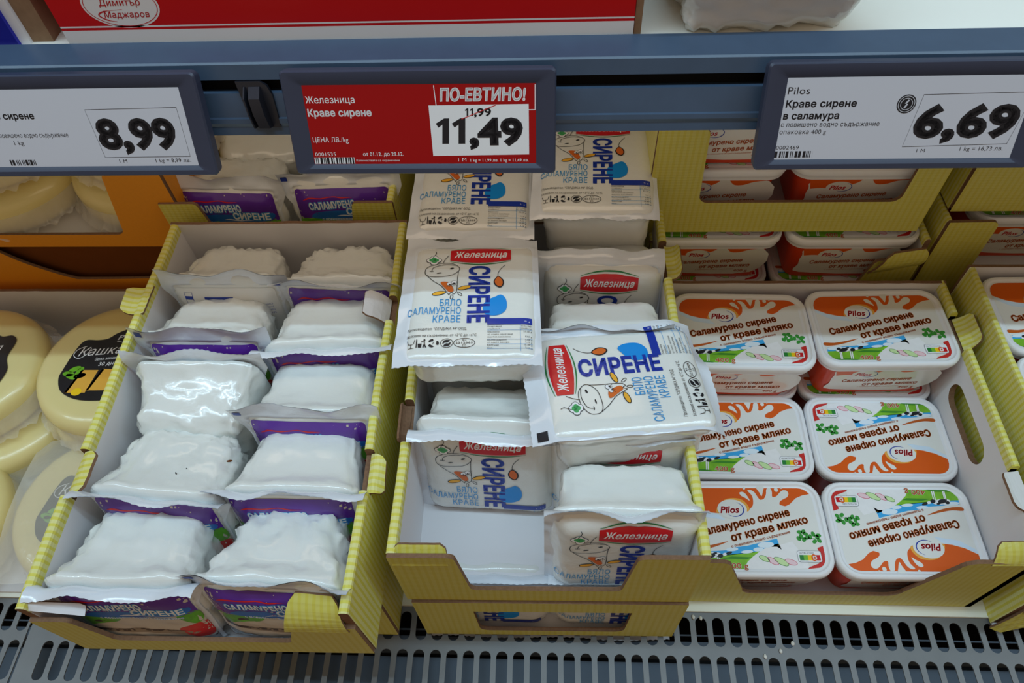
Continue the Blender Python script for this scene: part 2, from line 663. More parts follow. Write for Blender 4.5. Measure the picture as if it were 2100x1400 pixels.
# crumbs frozen onto the grille
rnd = random.Random(5)
for i, (x, y) in enumerate(((0.232, 0.1785), (0.245, 0.186), (0.216, 0.173), (0.1495, 0.2095), (0.157, 0.2085))):
    b = MB()
    rings = []
    for k in range(5):
        t = k / 4
        rr = math.sin(math.pi * (0.08 + 0.84 * t)) * 0.0021
        rings.append([(math.cos(a) * rr * (0.7 + 0.3 * rnd.random()), math.sin(a) * rr * 1.4 * (0.7 + 0.3 * rnd.random()), 0.0024 * t)
                      for a in (2 * math.pi * j / 9 for j in range(9))])
    b.loft(rings, M_SPECK)
    o = b.build('ice_crumb', None, True)
    o.location = (x, y, -0.004)
    tag(o, ['pale ice crumb on the grille below the orange tubs', 'pale ice crumb in the first slot row below the orange tubs',
            'pale ice crumb on the second row of grille slots', 'pale ice crumb at the front foot of the half-empty carton',
            'pale ice crumb by the deck edge beside the half-empty carton foot'][i], 'crumb')

# ---------------------------------------------------------------- upper shelf with price rail
KS = 1.48   # tag and rail sizes relative to a 128 mm tag
sh = empty('upper_shelf', (0, 0.444, 0.456))
tag(sh, 'white shelf with grey price rail along the top of the picture', 'shelf')


def prism_x(name, prof, m, x0=-0.95, x1=0.95, parent=None, smooth=False):
    b = MB()
    off = Vector((0, -0.444, -0.456))
    rings = [[Vector((x, p[0], p[1])) + off for p in prof] for x in (x0, x1)]
    b.loft(rings, m)
    return b.build(name, parent, smooth)


prism_x('shelf_board', [(0.4721, 0.446), (0.84, 0.446), (0.84, 0.4778), (0.4721, 0.4778)], M_SHELF, parent=sh)
RB = Vector((0, 0.4354, 0.4434))
RD = Vector((0, 0.36, 0.933))
RN = Vector((0, -0.933, 0.36))


def rp(s_, n_):
    q = RB + RD * (s_ * KS) + RN * (n_ * KS)
    return (q.y, q.z)


prism_x('price_rail', [rp(-0.0082, 0), rp(-0.0040, 0), rp(-0.0022, 0.0012), rp(0.0, 0.0012), rp(0.0006, 0.0), rp(0.0121, -0.0005), rp(0.0125, -0.0030),
                       rp(0.0126, -0.008), rp(0.0183, -0.008), rp(0.0184, 0.0), rp(0.0255, 0.0005), rp(0.0265, -0.0003), (0.4729, 0.4818), (0.4729, 0.4563), (0.4618, 0.4445), rp(-0.0082, -0.003)],
        M_RAIL, parent=sh)
prism_x('slot_strip', [rp(0.0127, -0.0078), rp(0.0182, -0.0078), rp(0.0182, -0.0070), rp(0.0127, -0.0070)], M_DARK, parent=sh)

# ---------------------------------------------------------------- price tags
tagrot = (rad(68.9), 0, rad(-0.4))


def price_tag(loc, screen, art, label, rz=-0.4):
    t = empty('price_tag', loc, (rad(68.9), 0, rad(rz)))
    tag(t, label, 'price tag', 'electronic price tags on the upper shelf rail')
    W_, H_ = 0.128 * KS, 0.0495 * KS
    sw, shh, cv = 0.1085 * KS, 0.0372 * KS, -0.001 * KS
    b = MB()
    N = 5
    r0 = [(x, y, -0.009) for x, y in rrect(W_, H_, 0.0045, N)]
    r1 = [(x, y, -0.0015) for x, y in rrect(W_, H_, 0.003, N)]
    r2 = [(x, y, 0) for x, y in rrect(W_ - 0.002, H_ - 0.002, 0.003, N)]
    r3 = [(x, y, 0) for x, y in rrect(W_ - 0.0148, H_ - 0.0096, 0.003, N, 0, -0.0006)]
    r4 = [(x, y, -0.0022) for x, y in rrect(sw + 0.0008, shh + 0.0008, 0.0008, N, 0, cv)]
    b.loft([r0, r1, r2, r3, r4], M_FRAME, True, False)
    b.build('frame', t, 25)
    s_ = MB()
    s_.box(-sw / 2 - 0.0005, sw / 2 + 0.0005, cv - shh / 2 - 0.0005, cv + shh / 2 + 0.0005, -0.004, -0.0021, screen)
    so = s_.build('screen', t)
    link_mesh('screen_print', art.mesh('screen_print', lambda x, y, h: Vector((x * KS, y * KS + cv, -0.0021 + h))), so)
    m_ = MB()
    m_.box(-0.045, 0.045, -0.006, 0.02, -0.0185, -0.009, M_DARK)
    m_.build('rail_mount', t)
    return t


# red tag artwork: measured positions are turned to millimetres on the 108 x 37 screen
def SR(x, y):
    t = (y - 516) / 460.0
    xl, xr = 165 + 85 * t, 1568 + 2 * t
    return ((x - xl) / (xr - xl) - 0.5) * 108.5, 18.6 - 37.2 * t


def put(a, S, m, body, p, x2, cap, **k):
    x, y = S(*p)
    X, _ = S(x2, p[1])
    a.text(m, body, x, y, cap, X - x, **k)


a = Art()
put(a, SR, M_INKW, 'Железница', (188, 614), 487, 3.2, bold=0.008)
put(a, SR, M_INKW, 'Краве сирене', (203, 690), 590, 3.4, bold=0.03)
put(a, SR, M_INKW, 'ЦЕНА ЛВ./kg', (235, 845), 450, 2.5)
put(a, SR, M_INKW, '0001535', (250, 930), 375, 1.9)
put(a, SR, M_INKW, 'от 01.12. до 29.12.', (540, 930), 785, 1.9, bold=0.015)
put(a, SR, M_INKW, 'Количествата са ограничени', (500, 964), 760, 1.0)
put(a, SR, M_INKW, '1 M', (1112, 966), 1160, 1.8)
put(a, SR, M_INKW, '1 kg = 11,99 лв. 1 kg = 11,49 лв.', (1185, 968), 1530, 1.5, bold=0.012)
put(a, SR, M_INKW, 'ПО-ЕВТИНО!', (1000, 606), 1515, 5.6, bold=0.045, shear=0.12)
for p, q in (((962, 518), (978, 632)), ((1568, 518), (1568, 662)), ((1530, 661), (1568, 661))):
    a.line(M_INKW, [SR(*p), SR(*q)], 0.35)
x0, y0 = SR(250, 978); x1, y1 = SR(485, 938)
a.rect(M_INKW, x0, y0, x1, y1)
a.poly(M_INKW, [SR(932, 632), SR(1530, 628), SR(1533, 925), SR(962, 932)])
a.L = 2
a.bars(M_BLACK, x0 + 0.6, y0, x1 - 0.3, y1, 4)
def ones(x0_, x1_, top, bot, st):
    xr_ = x1_
    a.poly(M_BLACK, [SR(xr_ - st, bot), SR(xr_, bot), SR(xr_, top), SR(xr_ - st * 0.75, top), SR(x0_, top + (bot - top) * 0.20), SR(x0_ + st * 0.42, top + (bot - top) * 0.36), SR(xr_ - st, top + (bot - top) * 0.24)])


ones(1150, 1171, 650, 694, 10)
ones(1179, 1200, 650, 694, 10)
put(a, SR, M_BLACK, ',99', (1206, 694), 1308, 3.7, bold=0.03)
ones(976, 1056, 707, 858, 40)
ones(1072, 1153, 707, 858, 40)
put(a, SR, M_BLACK, ',49', (1178, 858), 1497, 12.2, bold=0.055)
a.L = 3
a.line(M_RED, [SR(1130, 712), SR(1335, 632)], 0.35)
price_tag((-0.0895, 0.4188, 0.4498), M_SCRR, a, 'red price tag reading 11,49 hanging from the shelf rail')


def SL(x, y):
    t = (y - 535) / 455.0
    return 54.2 - ((1035 + 145 * t) - x) * 108.5 / 1403, 18.6 - 37.2 * t


a = Art()
x, y = SL(125, 702)
a.text(M_BLACK, 'Краве сирене', x, y, 3.2, 30, align='R', bold=0.03)
x, y = SL(337, 812)
a.text(M_BLACK, 'с повишено водно съдържание', x, y, 2.3, 37, align='R')
x, y = SL(40, 857)
a.text(M_BLACK, '1 kg', x, y, 2.3, align='R')
c0 = [SL(448, 652), SL(1030, 645), SL(1128, 937), SL(570, 940)]
a.line(M_BLACK, c0, 0.25, True)
put(a, SL, M_BLACK, '8,99', (548, 880), 1058, 14.2, bold=0.055)
x0, y0 = SL(-60, 985); x1, y1 = SL(108, 950)
a.bars(M_BLACK, x0, y0, x1, y1, 7)
put(a, SL, M_BLACK, '1 M', (665, 972), 715, 1.7)
put(a, SL, M_BLACK, '1 kg = 8,99 лв.', (905, 972), 1135, 2.0)
price_tag((-0.3376, 0.4188, 0.4501), M_SCRW, a, 'white price tag reading 8,99 hanging from the shelf rail', 0)


def SP(x, y):
    t = (y - 385) / 380.0
    return -54.2 + (x - (985 - 70 * t)) * 108.5 / 1122, 18.6 - 37.2 * t


a = Art()
put(a, SP, M_BLACK, 'Pilos', (978, 456), 1080, 3.4)
put(a, SP, M_BLACK, 'Краве сирене', (968, 516), 1297, 3.2, bold=0.03)
put(a, SP, M_BLACK, 'в саламура', (955, 572), 1217, 3.2, bold=0.03)
put(a, SP, M_BLACK, 'с повишено водно съдържание', (945, 608), 1408, 2.2)
put(a, SP, M_BLACK, 'опаковка 400 g', (938, 643), 1158, 2.2)
put(a, SP, M_BLACK, '0002469', (920, 718), 1030, 1.9)
x0, y0 = SP(912, 758); x1, y1 = SP(1100, 727)
a.bars(M_BLACK, x0, y0, x1, y1, 9)
x, y = SP(1528, 507)
a.ell(M_BLACK, x, y, 4.3, 4.3)
a.line(M_BLACK, [SP(1605, 465), SP(2107, 458), SP(2015, 700), SP(1525, 710)], 0.25, True)
put(a, SP, M_BLACK, '6,69', (1560, 660), 2040, 14.2, bold=0.055)
put(a, SP, M_BLACK, '1 M', (1593, 738), 1632, 1.7)
put(a, SP, M_BLACK, '1 kg = 16,73 лв.', (1797, 732), 2000, 2.0)
a.L = 2
a.ring(M_SCRW, x, y, 3.6, 3.6, 0.25)
a.ring(M_SCRW, x, y, 2.6, 2.6, 0.25)
a.line(M_SCRW, [(x - 0.6, y - 1.8), (x + 0.4, y), (x - 0.4, y + 0.2), (x + 0.8, y + 1.8)], 0.8)
price_tag((0.2401, 0.4188, 0.4507), M_SCRW, a, 'white price tag reading 6,69 hanging from the shelf rail', 0)

# black plastic clip on the rail
cl = empty('tag_clip', tuple(RB + RD * 0.0111 + RN * 0.0018 + Vector((-0.2094, 0, 0))), (rad(68.9), 0, 0))
tag(cl, 'black plastic clip on the rail between the 8,99 and 11,49 tags', 'clip')
b = MB()
pr = [(-0.0085, 0.0105), (0.0035, 0.0105), (0.0065, 0.0085), (0.0085, 0.004), (0.0098, -0.0115), (-0.004, -0.0115)]
b.slab([[(q_[0] * KS, q_[1] * KS) for q_ in pr[::-1]]], Matrix.Identity(4), 0.003, M_CLIP, M_CLIP, M_CLIP)
b.build('back_plate', cl)
for (xa, xb, xc) in ((-0.0052, -0.0038, 0), (-0.0026, 0.0035, 0)):
    b = MB()
    rings = []
    for v_, h in ((0.008, 0.0002), (0.0035, 0.0055), (-0.004, 0.0060), (-0.0108, 0.0042), (-0.0112, 0.0)):
        sl = 0.0006 * (0.008 - v_) / 0.004
        rings.append([(x_ * KS, y_ * KS, z_ * KS) for x_, y_, z_ in ((xa + sl, v_, 0), (xb + sl, v_, 0), (xb + sl - 0.0004, v_, h), (xa + sl + 0.0003, v_, h))])
    b.loft(rings, M_CLIP)
    b.build('hook', cl, 35)

# ---------------------------------------------------------------- goods on the upper shelf
ZS = 0.4778
bx = empty('red_carton', (-0.145, 0.4758, ZS))
tag(bx, 'large red and white printed carton on the upper shelf', 'carton')
b = MB()
b.box(-0.204, 0.204, 0.0, 0.30, 0.0, 0.19, M_RBOX)
b.build('body', bx)
a = Art()
a.rect(M_INKW, -204, 1.8, 204, 12.2)
a.rect(M_INKW, -204, 14.2, 204, 15.4)
a.poly(M_INKW, ellipse(-152.5, 30.3, 27.4, 16.6, 0, 40))
a.L = 2
a.ring(M_RED, -152.5, 30.3, 25.8, 15.1, 0.5, 0, 40)
a.text(M_RED, 'Димитър', -152.5, 30.3, 5.0, 30, align='C', shear=0.25, bold=0.01)
a.text(M_RED, 'Маджаров', -151, 21.6, 4.7, 33, align='C', shear=0.25, bold=0.01)
a.line(M_RED, spline([(-152.5, 27.5), (-166, 26.3), (-171, 23.4), (-166, 19.8), (-160, 18.6)], 4, False), [0.3] * 4 + [1.0] * 9 + [0.4] * 4)
link_mesh('front_print', a.mesh('front_print', lambda x, y, h: Vector((x, -h, y))), bx)
b = MB()
b.box(0.2045, 0.2095, 0.0015, 0.29, 0.0, 0.19, M_KRAFT)
b.build('side_flap', bx)
bb = empty('blue_carton', (-0.388, 0.4766, ZS))
tag(bb, 'deep blue carton with white and kraft edge beside the red carton', 'carton')
b = MB()
b.box(-0.20, 0.0, 0.0, 0.30, 0, 0.18, M_BBOX)
b.build('body', bb)
b = MB()
b.box(0.0, 0.0075, 0.003, 0.30, 0, 0.182, M_INKW)
b.build('side_panel', bb)
b = MB()
b.box(0.0075, 0.0235, 0.006, 0.29, 0, 0.186, M_KRAFT)
b.build('side_flap', bb)


# ================================================================ CARTONS
def carton(name, label, loc, yaw, W, D, H, front, cat='carton', group=None, m_front=None, m_side=None, m_in=None, notches_l=(), notches_r=(), back_h=None,
           t=0.008, holes_r=(), lean_r=0.0, floor=True, left=True, right=True, back=True, ends=None):
    m_front = m_front or M_YX
    m_side = m_side or M_YY
    m_in = m_in or M_WHITE
    e = empty(name, loc, (0, 0, rad(yaw)))
    tag(e, label, cat, group)
    # front panel(s)
    if front:
        b = MB()
        T = Matrix(((1, 0, 0, 0), (0, 0, -1, 0), (0, 1, 0, 0), (0, 0, 0, 1)))
        b.slab(front, T, 0.0038, m_front, m_in, M_BROWN)
        b.build('front_panel', e)
    if back:
        hb = back_h or H
        b = MB()
        T = Matrix(((1, 0, 0, 0), (0, 0, -1, D - 0.0038), (0, 1, 0, 0), (0, 0, 0, 1)))
        n = 24
        rr = random.Random(len(label))
        top = [(-W / 2 + W * i / n, hb - 0.0008 * rr.random()) for i in range(n + 1)]
        b.slab([[(-W / 2, 0), (W / 2, 0)] + top[::-1]], T, 0.0038, m_in, m_front, M_BROWN)
        b.build('back_panel', e)
    if floor:
        b = MB()
        b.box(-W / 2 + 0.001, W / 2 - 0.001, 0.0005, D - 0.001, 0.0, 0.003, m_in)
        b.build('bottom_panel', e)
    # side panels
    r = 0.0028
    for side, on, nts in ((-1, left, notches_l), (1, right, notches_r)):
        if not on: continue
        b = MB()
        if side == 1 and holes_r:
            T = Matrix(((0, 0, 1, W / 2), (1, 0, 0, 0), (0, 1, 0, 0), (0, 0, 0, 1)))
            outer = [(0, 0), (D, 0), (D, H - 0.006)]
            for ya, yb, dep in reversed(nts):
                outer += [(yb, H - 0.006), (yb, H - dep), (ya, H - dep), (ya, H - 0.006)]
            outer += [(0, H - 0.006)]
            b.slab([outer] + [list(h)[::-1] for h in holes_r], T, t, m_side, m_in, M_BROWN)
            st = []
            y = 0
            for ya, yb, dep in nts:
                st.append((y, ya)); y = yb
            st.append((y, D))
            prof = [(0, H - 0.012), (0, H - r), (r * .3, H - .3 * r), (r, H), (t - r, H), (t - .3 * r, H - .3 * r), (t, H - r), (t, H - 0.012)]
            for ya, yb in st:
                b.loft([[(W / 2 + 0.0003 - x * 1.06, yy, z) for x, z in prof] for yy in (ya, yb)], m_side)
        else:
            sts = [0.0037 if front else 0.0]
            for ya, yb, dep in nts: sts += [ya, yb]
            sts.append(D - 0.0037)
            segs = []
            for i in range(len(sts) - 1):
                dep = 0.0
                for ya, yb, dp in nts:
                    if abs(sts[i] - ya) < 1e-6: dep = dp
                segs.append((sts[i], sts[i + 1], dep))
            for ya, yb, dep in segs:
                h = H - dep
                if dep:
                    prof = [(0, 0), (0, h), (t, h), (t, 0)]
                    mm = [m_side, M_BROWN, m_in, m_in]
                else:
                    prof = [(0, 0), (0, h - r), (r * .3, h - .3 * r), (r, h), (t - r, h), (t - .3 * r, h - .3 * r), (t, h - r), (t, h - 0.011), (t, 0)]
                    mm = [m_side] * 7 + [m_in, m_in]
                n = len(prof)
                vs, fs, fm = [], [], []
                ns = 8
                for k in range(ns + 1):
                    yy = ya + (yb - ya) * k / ns
                    wob = 0.0007 * math.sin(yy * 31 + side + loc[0] * 9)
                    for x, z in prof:
                        vs.append((side * (W / 2 - x) + wob * (z / H), yy, z))
                for k in range(ns):
                    for i in range(n):
                        j = (i + 1) % n
                        q = (k * n + i, k * n + j, (k + 1) * n + j, (k + 1) * n + i)
                        fs.append(q if side > 0 else q[::-1]); fm.append(mm[i])
                fs.append(tuple(range(n))); fm.append(M_BROWN)
                fs.append(tuple(ns * n + i for i in reversed(range(n)))); fm.append(M_BROWN)
                b.add(vs, fs, fm)
        b.build('side_panel', e)
    return e


def flap(parent, name, pts, m_a, m_b, thick=0.0025, bend=0.0, T=None):
    """small bent cardboard tab: a grid patch between 4 corners, bulged by `bend`"""
    n = 6
    p = [Vector(q) for q in pts]
    nrm = (p[1] - p[0]).cross(p[3] - p[0]).normalized()
    grid = []
    for j in range(n + 1):
        for i in range(n + 1):
            u, v = i / n, j / n
            # rounded outer corners
            if v > 0.75:
                k = (v - 0.75) / 0.25
                u = 0.5 + (u - 0.5) * (1 - 0.22 * k * k)
            q = (p[0] * (1 - u) + p[1] * u) * (1 - v) + (p[3] * (1 - u) + p[2] * u) * v
            q = q + nrm * bend * math.sin(math.pi * v) + nrm * 0.0006 * noise.noise(q * 180)
            grid.append(q)
    b = MB()
    N = (n + 1) ** 2
    f = [(j * (n + 1) + i, j * (n + 1) + i + 1, (j + 1) * (n + 1) + i + 1, (j + 1) * (n + 1) + i) for j in range(n) for i in range(n)]
    b.add(grid, f, m_a)
    b.add([q - nrm * thick for q in grid], [tuple(reversed(x)) for x in f], m_b)
    rim = [i for i in range(n + 1)] + [(k + 1) * (n + 1) - 1 for k in range(1, n + 1)] + [N - 1 - i for i in range(1, n + 1)] + [k * (n + 1) for k in range(n - 1, 0, -1)]
    vs = [grid[i] for i in rim] + [grid[i] - nrm * thick for i in rim]
    L = len(rim)
    b.add(vs, [(i, L + i, L + (i + 1) % L, (i + 1) % L) for i in range(L)], M_BROWN)
    return b.build(name, parent)


def arc(cx, cz, r, a0, a1, n=5):
    return [(cx + r * math.cos(rad(a0 + (a1 - a0) * i / n)), cz + r * math.sin(rad(a0 + (a1 - a0) * i / n))) for i in range(n + 1)]


def cut_front(W, H, lip, xl, xr, slope=0.012, tl=None, tr=None, rc=0.008):
    """front panel outline: tabs left of xl and right of xr, a low lip between"""
    tl = H if tl is None else tl
    tr = H if tr is None else tr
    o = [(-W / 2, 0), (W / 2, 0), (W / 2, tr)]
    o += [(xr + rc + slope, tr)] + arc(xr + rc + slope, tr - rc, rc, 90, 180)[1:]
    o += arc(xr - rc, lip + rc, rc, 0, -90)
    o += arc(xl + rc, lip + rc, rc, 270, 180)
    o += arc(xl - rc - slope, tl - rc, rc, 0, 90)
    o += [(-W / 2, tl)]
    return [o]


# --- purple-label carton (front of the stack) and the one it stands on
HB = 0.11
GRP_P = 'yellow cartons of purple-label cheese'
low = carton('cheese_carton', 'yellow carton underneath the purple-label cheese carton, barely showing at its right foot', (-0.277, 0.185, 0.0), 0, 0.252, 0.37, HB - 0.001,
             [[(-0.126, 0), (0.126, 0), (0.126, 0.105), (-0.126, 0.105)]], group=GRP_P)
left_box = carton('cheese_carton', 'yellow striped carton full of purple-label white cheese, jutting over the grille', (-0.2765, 0.142, HB), 0.4, 0.258, 0.412, HB,
                  cut_front(0.256, HB, 0.033, -0.086, 0.066, 0.010, tl=HB - 0.022, tr=HB - 0.030, rc=0.006), group=GRP_P,
                  notches_l=((0.096, 0.139, 0.012),), notches_r=((0.102, 0.140, 0.012), (0.278, 0.308, 0.010)))
# turned-over tabs
flap(left_box, 'side_flap', [(-0.1275, 0.097, HB - 0.012), (-0.1275, 0.138, HB - 0.012), (-0.108, 0.136, HB + 0.001), (-0.108, 0.099, HB + 0.001)], M_WHITE, M_YY, bend=-0.003)
flap(left_box, 'side_flap', [(-0.1190, 0.287, HB + 0.0008), (-0.1190, 0.322, HB + 0.0008), (-0.1450, 0.320, HB + 0.0025), (-0.1450, 0.290, HB + 0.0005)], M_YY, M_WHITE, bend=-0.004)
flap(left_box, 'torn_flap', [(0.1265, 0.139, HB - 0.008), (0.1265, 0.103, HB - 0.010), (0.140, 0.105, HB - 0.016), (0.140, 0.135, HB - 0.006)], M_YY, M_BROWN, bend=0.004)
flap(left_box, 'torn_flap', [(0.124, 0.278, HB - 0.008), (0.124, 0.308, HB - 0.008), (0.100, 0.312, HB + 0.006), (0.100, 0.282, HB + 0.004)], M_WHITE, M_WHITE, bend=0.003)
# crushed front corner tab and torn left tab
flap(left_box, 'crushed_tab', [(0.071, -0.0015, HB - 0.036), (0.1225, -0.0015, HB - 0.036), (0.117, 0.017, HB - 0.004), (0.080, 0.020, HB - 0.004)], M_YX, M_WHITE, bend=0.006)
flap(left_box, 'torn_flap', [(-0.1225, 0.004, HB - 0.006), (-0.083, 0.004, HB - 0.019), (-0.084, 0.013, HB - 0.017), (-0.121, 0.010, HB - 0.002)], M_WHITE, M_BROWN)

# --- rear carton of the same cheese
rear_left = carton('cheese_carton', 'yellow carton of purple-label cheese standing behind the jutting one, mostly under the 11,49 tag', (-0.2965, 0.572, 0.118), 0, 0.260, 0.24, HB,
                   cut_front(0.258, HB, 0.048, -0.078, 0.076, 0.008, rc=0.006), group=GRP_P)
low_rl = carton('cheese_carton', 'bottom yellow carton hidden behind the purple-label cheese carton', (-0.2965, 0.575, 0.0), 0, 0.256, 0.24, 0.117,
                [[(-0.128, 0), (0.128, 0), (0.128, 0.116), (-0.128, 0.116)]], group=GRP_P)

# --- carton of the cow-print cheese
GRP_Z = 'yellow cartons of cow-print cheese'
WM = 0.2515
win = [(-0.070, 0.016)] + arc(-0.063, 0.024, 0.008, 180, 270) + arc(0.063, 0.024, 0.008, 270, 360) + [(0.070, 0.070), (-0.070, 0.070)]
win = arc(-0.058, 0.026, 0.010, 180, 270) + arc(0.064, 0.026, 0.010, 270, 360) + [(0.076, 0.082), (-0.070, 0.082)]
mid_low = carton('cheese_carton', 'yellow carton with a window cut in front, under the half-empty carton', (0.002, 0.188, 0.0), 0.6, 0.247, 0.40, HB - 0.0005,
                 [[(-0.1235, 0), (0.1235, 0), (0.1235, HB - 0.001), (-0.1235, HB - 0.001)], win[::-1]], group=GRP_Z)
mid_box = carton('cheese_carton', 'half-empty yellow carton with a bare white floor patch and cow-print cheese packs', (0.0, 0.1905, HB), 0.6, WM, 0.41, HB,
                 cut_front(0.250, HB, 0.029, -0.066, 0.064, 0.006, rc=0.007), group=GRP_Z, back_h=0.06,
                 notches_l=((0.101, 0.143, 0.012),), notches_r=((0.282, 0.331, 0.010),))
flap(mid_box, 'tab_fold', [(-0.123, -0.0006, HB - 0.0165), (-0.078, -0.0006, HB - 0.0165), (-0.079, 0.010, HB + 0.0015), (-0.1215, 0.010, HB + 0.0015)], M_YX, M_WHITE, bend=0.0015)
flap(mid_box, 'torn_flap', [(-0.1225, 0.141, HB - 0.012), (-0.1225, 0.104, HB - 0.012), (-0.129, 0.106, HB - 0.002), (-0.129, 0.141, HB - 0.000)], M_YY, M_BROWN, bend=0.003)
flap(mid_box, 'torn_flap', [(0.1235, 0.284, HB - 0.008), (0.1235, 0.329, HB - 0.008), (0.137, 0.324, HB + 0.003), (0.137, 0.288, HB + 0.001)], M_YY, M_YY, bend=0.004)
rear_mid = carton('cheese_carton', 'yellow carton behind the half-empty carton, under its two rear cow-print packs', (-0.006, 0.612, 0.105), 0.6, 0.258, 0.20, HB,
                  cut_front(0.250, HB, 0.030, -0.112, 0.112, 0.002, rc=0.003), group=GRP_Z)
low_rm = carton('cheese_carton', 'bottom yellow carton hidden behind the half-empty carton', (-0.006, 0.612, 0.0), 0.6, 0.250, 0.20, 0.104,
                [[(-0.125, 0), (0.125, 0), (0.125, 0.103), (-0.125, 0.103)]], group=GRP_Z)

# --- cartons of orange-lid tubs
GRP_T = 'yellow cartons of orange-lid tubs'
HT = 0.155
WT = 0.302
hole = rrect(0.088, 0.030, 0.015, 6, 0.1505, 0.109)
tub_box = carton('tub_carton', 'yellow open carton of orange-lid tubs with a low front and slotted side handle', (0.2770, 0.2245, 0.0), 0, WT, 0.300, HT,
                 cut_front(WT, HT, 0.030, -0.086, 0.068, 0.022, tl=0.118, tr=0.128, rc=0.014), group=GRP_T, t=0.006,
                 notches_r=((0.039, 0.081, 0.012), (0.212, 0.256, 0.012)), holes_r=(hole,))
flap(tub_box, 'side_flap', [(0.151, 0.080, HT - 0.010), (0.151, 0.040, HT - 0.010), (0.133, 0.044, HT - 0.004), (0.133, 0.076, HT - 0.004)], M_YY, M_WHITE, bend=0.002)
flap(tub_box, 'side_flap', [(0.150, 0.213, HT - 0.012), (0.150, 0.255, HT - 0.012), (0.162, 0.252, HT + 0.006), (0.162, 0.218, HT + 0.006)], M_WHITE, M_YY, bend=0.002)
flap(tub_box, 'corner_tab', [(0.112, -0.0008, 0.125), (0.149, -0.0008, 0.127), (0.149, 0.016, 0.142), (0.117, 0.016, 0.138)], M_YX, M_WHITE, bend=0.003)
HT2 = 0.186
rear_low = carton('tub_carton', 'lower yellow carton of tubs behind the low-front one, right tab crumpled', (0.2605, 0.552, 0.0), 0, 0.300, 0.26, HT2,
                  cut_front(0.299, HT2, 0.100, -0.133, 0.090, 0.010, tr=HT2 - 0.030, rc=0.008), group=GRP_T, t=0.006)
b = MB()
b.box(-0.144, 0.144, 0.005, 0.255, 0.032, 0.038, M_WHITE)
b.build('raised_floor', rear_low)
flap(rear_low, 'crumpled_tab', [(0.098, -0.001, 0.135), (0.150, -0.001, 0.150), (0.146, -0.008, 0.184), (0.106, -0.010, 0.178)], M_YX, M_WHITE, bend=0.004)
rear_up = carton('tub_carton', 'upper yellow carton of tubs with a wide cut-out, left of the 6,69 tag', (0.2505, 0.567, 0.187), 0, 0.294, 0.24, 0.140,
                 cut_front(0.292, 0.140, 0.043, -0.094, 0.112, 0.003, rc=0.010), group=GRP_T, t=0.006)
HR = 0.178
far = carton('tub_carton', 'yellow carton of tubs at the right edge, beside the slotted handle', (0.5985, 0.205, 0.0), 0, 0.312, 0.322, HR,
             cut_front(WT, HR, 0.014, -0.10, 0.10, 0.02, tl=0.09, tr=0.09, rc=0.010), group=GRP_T, t=0.006, notches_l=())
flap(far, 'corner_flap', [(-0.160, -0.002, 0.003), (-0.151, -0.006, 0.003), (-0.115, -0.003, 0.062), (-0.150, 0.002, 0.062)], M_YX, M_WHITE, bend=0.001)
b = MB()
b.box(-0.149, 0.149, 0.005, 0.316, 0.020, 0.0262, M_WHITE)
b.build('raised_floor', far)
rr_low = carton('tub_carton', 'lower yellow carton behind the right edge carton, a tub showing beside its tab', (0.573, 0.562, 0.0), 1.0, 0.305, 0.26, 0.207,
                cut_front(0.304, 0.207, 0.10, -0.098, 0.12, 0.002, rc=0.008), group=GRP_T, t=0.006)
b = MB()
b.box(-0.146, 0.146, 0.006, 0.25, 0.115, 0.122, M_WHITE)
b.build('raised_floor', rr_low)
rr_up = carton('tub_carton', 'upper yellow carton under the 6,69 tag at the right edge', (0.577, 0.575, 0.208), 0, 0.306, 0.24, 0.15,
               [[(-0.152, 0), (0.152, 0), (0.152, 0.15), (-0.152, 0.15)]], group=GRP_T, t=0.006)

# --- cartons of the yellow cheese wheels
GRP_O = 'cartons of yellow cheese wheels'
wheel_box = carton('wheel_carton', 'white-lined open tray of yellow cheese wheels on the deck', (-0.590, 0.2185, 0.0), 0, 0.345, 0.342, 0.098, None, group=GRP_O,
                   m_front=M_ORANGE, m_side=M_ORANGE)
lo = carton('wheel_carton', 'dark orange carton with a curved front cut-out behind the cheese wheel tray', (-0.578, 0.575, 0.0), 0, 0.330, 0.24, 0.157,
            [[(-0.163, 0), (0.163, 0), (0.163, 0.157), (0.161, 0.157)] + spline([(0.152, 0.146), (0.145, 0.125), (0.120, 0.104), (0.07, 0.100), (0.0, 0.099), (-0.012, 0.101), (-0.030, 0.110), (-0.060, 0.130), (-0.080, 0.150)], 4, False) + [(-0.09, 0.157), (-0.163, 0.157)]],
            group=GRP_O, m_front=M_ORANGE, m_side=M_ORANGE, m_in=M_BRDARK)
b = MB()
b.box(-0.155, 0.155, 0.012, 0.016, 0.003, 0.152, M_BRDARK)
b.build('divider', lo)
up = carton('wheel_carton', 'bright orange carton of cheese wheels under the 8,99 tag', (-0.578, 0.575, 0.158), 0, 0.342, 0.24, 0.112,
            cut_front(0.340, 0.112, 0.020, -0.10, 0.092, 0.014, rc=0.010), group=GRP_O, m_front=M_ORANGE, m_side=M_ORANGE)


# ================================================================ TUBS
TW, TD, TH = 0.143, 0.0985, 0.072


def C2(x, y):
    """measured position on one lid label -> millimetres on the 128 x 84 label"""
    t = (y - 195) / 890.0
    xl = 65 + 130 * t
    return ((x - xl) / (1685 + 85 * t) - 0.5) * 126, 41.5 - 83 * t


def CP(*pts):
    return [C2(*p) for p in pts]


